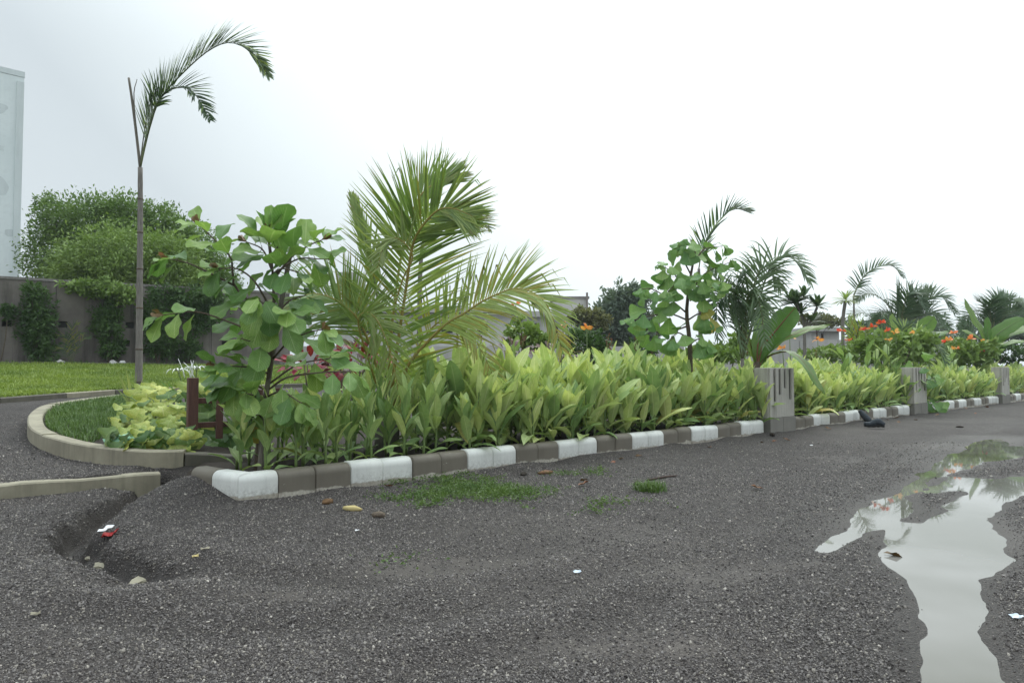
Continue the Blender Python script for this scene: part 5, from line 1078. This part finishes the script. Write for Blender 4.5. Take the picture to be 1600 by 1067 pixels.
# ---- yellow-green heart-leaved shrub in the planter
PL_ = [blade_mesh('heart_leaf_%s' % s, M['pothos'], 1, .66, 8, 2, b_, .25, .14, .27, .5, 1.5, heart=.12) for s, b_ in (('a', .5), ('b', .9), ('c', 1.3))]; PG = [variant(q, M['pothos_g'], q.name + '_green') for q in PL_]
b = at(245, 690, 7.5); b.z = planter_z(b.x, b.y); t = thing('golden_shrub', 'bushy yellow-green heart-leaved shrub between the planter grass and the brown fence', 'shrub', b)
stems = MB(); cc_ = at(245, 655, 7.55)
for k in range(297):
    th = random.uniform(0, pi * 2); q = random.random() ** .5; ex = 66 * q * cos(th); ey = q * sin(th)
    px = 247 + ex; top = 598 + 34 * (ex / 66) ** 2 + (12 if ex < -30 else 0); bot = 699; py = top + (bot - top) * random.random() ** .9
    fr = (py - top) / (bot - top); Yd = 7.95 - 1.0 * fr - .25 * (1 - (ex / 80) ** 2) + random.uniform(0, .3) + (.6 * (1 - fr) * random.random())
    if k < 85: px = random.uniform(178, 300); py = random.uniform(668, 700); fr = .85; Yd = gH(px, 727).y + random.uniform(.12, .40); ex = px - 247
    p = at(px, py, Yd); d = Vector((ex / 60 + random.uniform(-.5, .5), -.8 + random.uniform(-.4, .3), -.15 - .5 * fr + random.uniform(-.4, .3)))
    ms = PG if random.random() < (.12 + .6 * fr ** 1.5) else PL_
    link('leaf', random.choice(ms), t, orient(d, Vector((0, -.4, .9)) + rdir() * .35, p - b, random.uniform(.10, .155)))
for k in range(16):
    e = at(247 + random.uniform(-60, 60), random.uniform(615, 660), 7.7); stems.tube(smooth_pts([b + Vector((random.uniform(-.2, .2), .1, 0)), b.lerp(e, .6) + Vector((0, .05, .08)), e], 6), .006, 5)
stems.build('stem', M['stem_g'], t, b)
b = at(350, 690, 7.1); b.z = planter_z(b.x, b.y); t = thing('trailing_shrub', 'green heart-leaved plant growing through the brown picket fence', 'shrub', b); mb = MB()
for k in range(46):
    px = random.uniform(302, 385); py = random.uniform(595, 692); p = at(px, py, 7.0 + random.uniform(-.05, .5)); d = Vector((random.uniform(-.8, .8), -.7, -.5 + random.uniform(-.4, .6))); link('leaf', random.choice(PG if random.random() < .78 else PL_), t, orient(d, Vector((0, -.5, .8)) + rdir() * .3, p - b, random.uniform(.11, .18)))
    if k % 6 == 0: mb.tube(smooth_pts([b, b.lerp(p, .5) + Vector((0, .06, .1)), p], 6), .006, 5)
mb.build('stem', M['stem_g'], t, b)

# ---- spider lily and strap leaves
b = at(296, 640, 8.3); b.z = planter_z(b.x, b.y); t = thing('spider_lily', 'white spider lily with thin drooping petals above the yellow-green shrub', 'flower', b)
for fx, fy in ((279, 576), (307, 572)):
    f = at(fx, fy + 6, 8.25); mb = MB(); mb.tube(smooth_pts([b, b.lerp(f, .6) + Vector((.02, 0, 0)), f], 8), .009, 6); mb.build('stem', M['stem_g'], t, b)
    for k in range(14):
        a = 2 * pi * k / 14 + random.uniform(-.2, .2); d = Vector((cos(a), sin(a) * .8 - .1, .75)); mb = MB(); leaflet(mb, f, d, Vector((0, 0, 1)) + rdir() * .2, random.uniform(.17, .23), .015, 17, 9); mb.build('petal', M['petal_w'], t, b)
    for k in range(4): mb = MB(); mb.tube([f, f + Vector((random.uniform(-.05, .05), -.02, .10))], [.003, .002], 4); mb.build('stamen', M['stem_g'], t, b)
for k in range(5): mb = MB(); f = at(292 + random.uniform(-10, 12), 590, 8.25); mb.tube(smooth_pts([f, f + Vector((random.uniform(-.05, .05), 0, .08)), f + Vector((random.uniform(-.09, .09), 0, random.uniform(.12, .24)))], 4), [.006, .007, .006, .004, .002], 5); mb.build('bud', M['petal_w'], t, b)
for k in range(9): mb = MB(); a = random.uniform(0, 6.28); leaflet(mb, b, Vector((cos(a) * .5, sin(a) * .4, 1)), Vector((0, -.5, .5)), random.uniform(.5, .7), .05, 1.6, 7); mb.build('leaf', M['broad2'], t, b)
b = at(208, 632, 9.3); b.z = planter_z(b.x, b.y); t = thing('strap_plant', 'plant with pale striped strap leaves fanning at the foot of the slender palm', 'plant', b)
for ex, ey in ((181, 583), (188, 596), (200, 588), (178, 612), (196, 580), (214, 585), (226, 592), (186, 604), (232, 600)):
    e = at(ex, ey, 9.2); mb = MB(); leaflet(mb, b, (e - b) + Vector((0, 0, .12)), Vector((0, -.5, .5)), (e - b).length * 1.05, .035, .7, 7); mb.build('leaf', M['coco_pale'], t, b)

# ================================================================== FENCE, LITTER, WEEDS, GRASS
fp0, fp1 = at(300, 660, 6.72), at(372, 660, 6.98); fd = Vector((fp1.x - fp0.x, fp1.y - fp0.y, 0)).normalized(); Rf = Matrix(((fd.x, -fd.y, 0), (fd.y, fd.x, 0), (0, 0, 1)))
zb = at(300, 699, 6.72).z; t = thing('picket_fence', 'short red-brown wooden picket fence on the dark end of the planter kerb', 'fence', (fp0.x, fp0.y, zb))
def fbox(name, u, d, zc, dims): mb = MB(); mb.box(Rf @ Vector((u, d, zc)), dims, Rf); return bevel(mb.build(name, M['wood'], t, smooth_=False), .004)
zz = lambda py, Y=6.8: at(300, py, Y).z - zb
fbox('post', 0, 0, (zz(590) + 0) / 2 - .005, (.092, .09, zz(590) + .01))
for k in range(4): fbox('picket', .25 + .195 * k, -.012 + .004 * (k % 2), (zz(614 - 2 * k) + zz(686 - 2 * k)) / 2, (.068, .022, zz(614 - 2 * k) - zz(686 - 2 * k)))
for y_ in (626, 664): fbox('rail', .475, .02, zz(y_), (.86, .03, .055))

def crumple(name, label, cat, loc, dims, mat, seed=1, group=None, part='body', flat=False, sub=2, amp=.28, rz=None):
    t = thing(name, label, cat, loc, group, random.uniform(0, 6.28) if rz is None else rz); bm = bmesh.new(); bmesh.ops.create_icosphere(bm, subdivisions=sub, radius=.5); rr = random.Random(seed)
    o1, o2, o3 = rr.random() * 6, rr.random() * 6, rr.random() * 6
    for v in bm.verts:
        c = v.co; k = 1 + amp * (sin(c.x * 9 + o1) * cos(c.y * 8 + o2) + .6 * sin(c.z * 14 + c.x * 11 + o3)) + rr.uniform(-.08, .08); v.co = Vector((c.x * k * dims[0], c.y * k * dims[1], max(c.z, -.3) * k * dims[2] + dims[2] * .28))
    me = bpy.data.meshes.new(part); bm.to_mesh(me); bm.free(); me.materials.append(mat); me.polygons.foreach_set('use_smooth', [not flat] * len(me.polygons)); link(part, me, t); return t
def glit(px, py, dz=.0): p = gH(px, py); return Vector((p.x, p.y, p.z + dz))
# dark blue rag / footwear by the kerb
def shoe(label, pts, rad, seed):
    P = [Vector(p) for p in pts]; t = thing('worn_shoe', label, 'shoe', P[0], 'worn dark shoes lying at the kerb'); Q = smooth_pts(P, 12); mb = MB(); n_ = len(rad); P = [P[0] + (q - P[0]) * .72 for q in P]; rad = [q * .66 for q in rad]
    rs = [np.interp(i / 12, np.linspace(0, 1, n_), rad) * (1 + .06 * sin(i * 2.1 + seed)) for i in range(13)]; mb.tube(Q, rs, 12); mb.build('upper', M['rag'], t, P[0])
    mb = MB(); k_ = [q - Vector((0, 0, r * .95)) for q, r in zip(Q, rs)]; mb.tube(k_, [r * .55 for r in rs], 8); mb.build('sole', M['dark'], t, P[0])
p1 = gp(1352, 660, .02); shoe('worn dark blue shoe propped upright against the white kerb block', [p1 + Vector((-.09, .02, .22)), p1 + Vector((-.04, 0, .15)), p1 + Vector((.03, -.05, .06)), p1 + Vector((.07, -.08, .05))], [.05, .075, .085, .05], 1)
p2 = gp(1368, 668, .02); shoe('worn dark blue shoe lying flat beside the grey kerb block', [p2 + Vector((-.16, .05, .06)), p2 + Vector((-.06, .03, .06)), p2 + Vector((.04, 0, .10)), p2 + Vector((.13, -.05, .05))], [.05, .06, .10, .045], 2)
# red and white wrapper in the gully
p = glit(167, 842, .02); t = thing('sweet_wrapper', 'red and white torn wrapper lying in the washed-out gully', 'wrapper', p)
def sheet(name, c, a, b_, mat, t, amp=.006, n=4):
    mb = MB(); c = Vector(c); a = Vector(a); b_ = Vector(b_); nn = a.cross(b_).normalized()
    vs = [c + a * (i / n - .5) + b_ * (k / n - .5) + nn * random.uniform(-amp, amp) for i in range(n + 1) for k in range(n + 1)]; top = [v + nn * .002 for v in vs]; m_ = n + 1
    f1 = [(i * m_ + k, i * m_ + k + 1, (i + 1) * m_ + k + 1, (i + 1) * m_ + k) for i in range(n) for k in range(n)]; o_ = len(vs); mb.add(vs + top, f1 + [tuple(q + o_ for q in f) for f in f1]); return mb.build(name, mat, t, t.location, smooth_=False)
sheet('red_foil', p + Vector((.02, 0, 0)), (.075, .02, .02), (0, .05, .02), M['foil_r'], t, .016); sheet('white_foil', p + Vector((-.02, -.015, .024)), (.05, .01, .006), (0, .022, .012), M['foil_w'], t, .003); sheet('white_foil', p + Vector((-.01, .035, .032)), (.055, 0, .006), (0, .028, .014), M['foil_w'], t, .003)
for px, py, w_, m_, lb in ((305, 873, .045, 'yel', 'small orange and white scrap lying on the gravel left of centre'), (902, 898, .05, 'blue', 'small pale blue scrap on the bare gravel mid-foreground'), (1588, 967, .07, 'blue', 'pale scrap on the gravel right of the puddle'), (558, 832, .035, 'foil_w', 'tiny white scrap on the gravel below the yellow husk'), (1268, 697, .05, 'foil_w', 'tiny white scrap on the gravel below the first grooved pillar'), (320, 862, .06, 'pale', 'flat pale stone chip beside the orange scrap'), (55, 966, .05, 'pale', 'flat pale chip on the gravel bottom left')):
    p = glit(px, py, .012); t = thing('paper_scrap', lb, 'litter', p); sheet('scrap', p, (w_ * .7, w_ * .2, .003), (-.15 * w_, w_ * .35, .005), M.get(m_) or M['concrete'], t, .005, 3)
crumple('yellow_husk', 'pale yellow curled husk on the gravel below the striped kerb', 'husk', glit(550, 798, .0), (.15, .06, .05), M['yel'], 3, amp=.12, rz=-.3)
for px, py, d_, lb, m_ in ((512, 787, (.10, .07, .05), 'dark brown lump by the damp patch under the kerb', 'dry'), (592, 808, (.12, .07, .05), 'brown soil lump right of the yellow husk', 'bark'), (608, 755, (.09, .06, .06), 'black clod with weeds at the kerb foot', 'soil'), (818, 743, (.13, .06, .05), 'dark shrivelled husk left of the tan husk', 'soil'), (852, 741, (.16, .06, .05), 'tan pointed husk lying near the weeds', 'dry'), (996, 757, (.10, .05, .04), 'black charred lump at the end of the stick', 'soil'), (1207, 681, (.16, .08, .06), 'dark clod at the foot of the first grooved pillar', 'soil'), (1500, 668, (.12, .06, .04), 'small dark clod beside the thin upper puddle', 'soil')):
    crumple('dried_lump', lb, 'lump', glit(px, py), d_, M[m_], int(px), amp=.18)
# pale clay slabs exposed in the gully
for px, py, w_ in ((160, 886, .16), (220, 911, .20), (140, 872, .10), (212, 768, .07)):
    p = glit(px, py); crumple('clay_slab', {160: 'grey clay slab exposed in the gully below the red wrapper', 220: 'pale pointed clay slab at the lower end of the gully', 140: 'small clay lump on the left bank of the gully', 212: 'small pale lump in the gully near the low kerb'}[px], 'stone', p + Vector((0, 0, -.01)), (w_, w_ * .5, .025), M['concrete'], px, amp=.2, flat=True)
p = glit(1012, 752); q = glit(1058, 745); t = thing('dead_stick', 'thin dark stick lying on the gravel behind the small grass tuft', 'stick', p); mb = MB(); mb.tube(smooth_pts([p + Vector((0, 0, .012)), p.lerp(q, .5) + Vector((0, .01, .016)), q + Vector((0, 0, .014))], 6), [.012, .011, .011, .010, .010, .009, .006], 6); mb.build('twig', M['twig'], t, p)
# dry leaves
DL = [blade_mesh('dry_leaf_%d' % k, M['dry'], 1, .42, 5, 1, b_, .5, .3, .45, .6, .7) for k, b_ in enumerate((.9, -.5, 1.4))]
spots = [(920, 752), (903, 761), (975, 718), (1005, 714), (1193, 766), (1191, 692), (1388, 657), (1396, 655), (1402, 660), (1378, 660), (615, 762), (1430, 657), (1480, 645), (1510, 640), (1540, 636), (1215, 690), (1236, 690), (735, 757), (700, 748), (1462, 651), (960, 722), (1110, 700), (1300, 672), (1525, 646), (1380, 868), (1345, 640)]
DLW = ('upper of two right of the tan husk', 'lower of two right of the tan husk', 'reddish, by the kerb above the dark stick', 'by the kerb right of the reddish one', 'alone on open gravel right of the grass tuft', 'just below the first grooved pillar', 'left one in the cluster beside the worn shoes', 'middle one in the cluster beside the worn shoes', 'lowest in the cluster beside the worn shoes', 'nearest the worn shoes', 'orange, on the black clod by the kerb foot', 'just left of the middle grooved pillar foot', 'right of the middle grooved pillar foot', 'below the middle of the third kerb', 'below the right part of the third kerb', 'left one at the foot of the first pillar', 'right one at the foot of the first pillar', 'in the middle of the creeping weeds', 'at the upper left of the creeping weeds', 'under the heart-leaved bush', 'at the kerb between weeds and grass tuft', 'below the kerb left of the first pillar', 'below the kerb right of the first pillar', 'near the last kerb blocks before the far pillar', 'on the shore of the puddle', 'against the kerb left of the worn shoes')
for i, (px, py) in enumerate(spots):
    p = glit(px, py, .015); near = 'fallen dry brown leaf on the gravel, ' + DLW[i]
    r = link('dry_leaf', DL[i % 3], None, orient(rdir() * Vector((1, 1, .05)), Vector((0, 0, 1)) + rdir() * .3, p, random.uniform(.09, .15))); tag(r, near, 'leaf', 'dry leaves fallen on the gravel')
# green plastic bag in the planter grass
b = gH(186, 727); b.y += .02; b.z = planter_z(b.x, b.y + .25) + .02; crumple('plastic_bag', 'crumpled mint green plastic bag at the edge of the planter grass', 'bag', (b.x - .05, b.y + .24, b.z), (.40, .22, .17), M['bag'], 5, amp=.24, sub=3, flat=True, rz=.2)
# rubble at the wall foot
for px, py, w_, lb in ((95, 571, .5, 'heap of pale rubble at the wall foot, left'), (176, 567, .55, 'upturned pale basin at the foot of the two-tiered shrub'), (190, 570, .2, 'small white lump at the wall foot')):
    c, k_ = wp(px, py, -.5); crumple('wall_debris', lb, 'debris', (c.x, c.y, h(c.x, c.y)), (w_, .25, .22), M['bldg3'] if px != 190 else M['bldg2'], px, amp=.15, flat=True)

def grass_obj(name, label, pts, hts, mat, lean=.5, wid=.004, segs=2):
    n = len(pts); a = RNG.random(n) * 6.283; dx = np.cos(a); dy = np.sin(a); l = lean * RNG.random(n); P = np.asarray(pts)
    w = wid * (.6 + .8 * RNG.random(n)); sx, sy = -dy * w, dx * w
    b0 = P - np.stack([sx, sy, 0 * sx], 1); b1 = P + np.stack([sx, sy, 0 * sx], 1); mid = P + np.stack([dx * l * hts * .35, dy * l * hts * .35, hts * .6], 1); tip = P + np.stack([dx * l * hts, dy * l * hts, hts * (1 - .35 * l)], 1)
    m0 = mid - np.stack([sx, sy, 0 * sx], 1) * .7; V = np.stack([b0, b1, mid + np.stack([sx, sy, 0 * sx], 1) * .7, m0, tip], 1).reshape(-1, 3)
    i = np.arange(n)[:, None] * 5; q = i + np.array([[0, 1, 2, 3]]); tr3 = i + np.array([[3, 2, 4]])
    me = bpy.data.meshes.new(name); me.vertices.add(len(V)); me.vertices.foreach_set('co', V.astype(np.float32).ravel())
    lo = np.concatenate([q, tr3], 1).ravel(); me.loops.add(len(lo)); me.loops.foreach_set('vertex_index', lo.astype(np.int32))
    ls_ = (np.arange(n)[:, None] * 7 + np.array([[0, 4]])).ravel(); me.polygons.add(len(ls_)); me.polygons.foreach_set('loop_start', ls_.astype(np.int32)); me.materials.append(mat); me.update(calc_edges=True)
    return tag(link(name, me), label, kind='stuff')
# lawn blades
LX, LY, LZ = LAWN; n = 170000; i = RNG.integers(0, LX.shape[0] - 1, n); k = RNG.integers(0, LX.shape[1] - 1, n); u = RNG.random(n); v = RNG.random(n)
f = lambda A: (A[i, k] * (1 - u) + A[i, k + 1] * u) * (1 - v) + (A[i + 1, k] * (1 - u) + A[i + 1, k + 1] * u) * v
pp = np.stack([f(LX), f(LY), f(LZ)], 1); vis = np.abs(pp[:, 0]) < pp[:, 1] * 1.7; vis &= pp[:, 0] < 2
pp = pp[vis]; grass_obj('lawn_grass', 'short bright green lawn grass', pp, .045 + .05 * RNG.random(len(pp)) * (.6 + .9 * (vnoise(pp[:, 0] * 2, pp[:, 1] * 2) + .5)), M['grass_l'], 1.0, .010)
# planter grass
n = 60000; qx = RNG.uniform(-8.5, -4.2, n); qy = RNG.uniform(6.6, 12, n); dd = polydist(qx, qy, PLK, True); kp = (dd < -.17) & (RNG.random(n) < 1.2) & (qx < -3.9)
qx, qy = qx[kp], qy[kp]; dd = dd[kp]; qz = H(qx, qy, False) + .115 + .04 * smooth(-.1, -.6, dd)
grass_obj('planter_grass', 'tufted green grass filling the rounded end of the planter', np.stack([qx, qy, qz], 1), .035 + .06 * RNG.random(len(qx)) ** 1.5 + .04 * (vnoise(qx * 4, qy * 4) + .5), M['grass'], 1.5, .0035)
# weeds on the gravel: creeping runners with small leaves
def weed_patch(label, cs, n, seed, ls=.022):
    r = np.random.default_rng(seed); V = []
    for (px, py, rx, ry, wgt) in cs:
        c = gH(px, py); sx = rx * c.y / FPX; sy = ry * c.y * c.y / (FPX * EYE); m = int(n * wgt)
        run = r.normal(size=(max(6, m // 40), 2)) * [sx * .55, sy * .55]; ang = r.random(len(run)) * 6.28; k = r.integers(0, len(run), m); s_ = r.normal(size=m) * .10
        x = c.x + run[k, 0] + np.cos(ang[k]) * s_ + r.normal(size=m) * .012; y = c.y + run[k, 1] + np.sin(ang[k]) * s_ + r.normal(size=m) * .012; z = H(x, y) + .004 + .035 * r.random(m)
        a = r.normal(size=(m, 3)); a[:, 2] = np.abs(a[:, 2]) * .5; a /= np.linalg.norm(a, axis=1)[:, None]; s2 = np.cross(a, r.normal(size=(m, 3))); s2 /= np.linalg.norm(s2, axis=1)[:, None]; l = ls * (.5 + r.random(m))[:, None]; cc = np.stack([x, y, z], 1)
        V.append(np.stack([cc, cc + a * l * .5 + s2 * l * .22, cc + a * l, cc + a * l * .5 - s2 * l * .22], 1).reshape(-1, 3))
    return tag(cloud_obj('creeping_weeds', np.concatenate(V), M['weed']), label, kind='stuff')
weed_patch('green creeping weeds on the gravel in front of the striped kerb', [(735, 766, 68, 14, 1.0), (790, 774, 50, 14, .4), (640, 779, 55, 5, .22), (700, 757, 30, 6, .2), (667, 792, 14, 5, .05), (850, 770, 22, 5, .05), (620, 757, 12, 4, .05), (905, 742, 50, 3, .08), (935, 738, 18, 3, .06), (940, 790, 60, 6, .05), (932, 802, 8, 4, .03), (618, 880, 12, 5, .02), (1000, 785, 30, 4, .02), (600, 755, 18, 5, .04)], 3600, 51)
c = gH(1016, 768); m = 420; aa = RNG.random(m) * 6.28; rr = RNG.random(m) * 1.1; qx = c.x + rr * np.cos(aa) * .13; qy = c.y + rr * np.sin(aa) * .10
grass_obj('grass_tuft', 'bright green grass tuft on the gravel by the dark stick', np.stack([qx, qy, H(qx, qy)], 1), .05 + .08 * RNG.random(m), M['grass'], 1.4, .003)
m = 700; aa = RNG.random(m); c0 = [gH(a, b_) for a, b_ in ((640, 785), (735, 762), (845, 772))]; q = np.array([[p.x, p.y] for p in c0]); cx_ = np.interp(aa, [0, .5, 1], q[:, 0]) + RNG.normal(size=m) * .12; cy_ = np.interp(aa, [0, .5, 1], q[:, 1]) + RNG.normal(size=m) * .10
grass_obj('weed_grass', 'thin grass blades among the creeping weeds', np.stack([cx_, cy_, H(cx_, cy_)], 1), .03 + .07 * RNG.random(m), M['grass'], 1.4, .0025)
# grass and seedlings along the wall foot
m = 2500; uu = RNG.uniform(-4, 12, m); ww = -RNG.random(m) * .5 - .1; qx = WA.x + wd.x * uu + wn.x * ww; qy = WA.y + wd.y * uu + wn.y * ww
grass_obj('wall_foot_grass', 'rough grass along the foot of the grey wall', np.stack([qx, qy, H(qx, qy)], 1), .05 + .18 * RNG.random(m) ** 2, M['grass'], 1.0, .010)
# ------------------------------------------------------------------ humid air: one closed even box round the whole place
hz = bpy.data.materials.new('humid_air'); hz.use_nodes = True; t_ = hz.node_tree; t_.nodes.clear()
ho = N(t_, 'ShaderNodeOutputMaterial'); hv = N(t_, 'ShaderNodeVolumePrincipled'); hv.inputs['Color'].default_value = (.90, .95, 1.0, 1); hv.inputs['Density'].default_value = .0007; hv.inputs['Anisotropy'].default_value = .2
t_.links.new(hv.outputs[0], ho.inputs['Volume'])
mb = MB(); mb.box((0, 125, 6.5), (430, 420, 16)); o = mb.build('haze', hz, smooth_=False); tag(o, 'thin grey humid haze over the yard', kind='stuff')
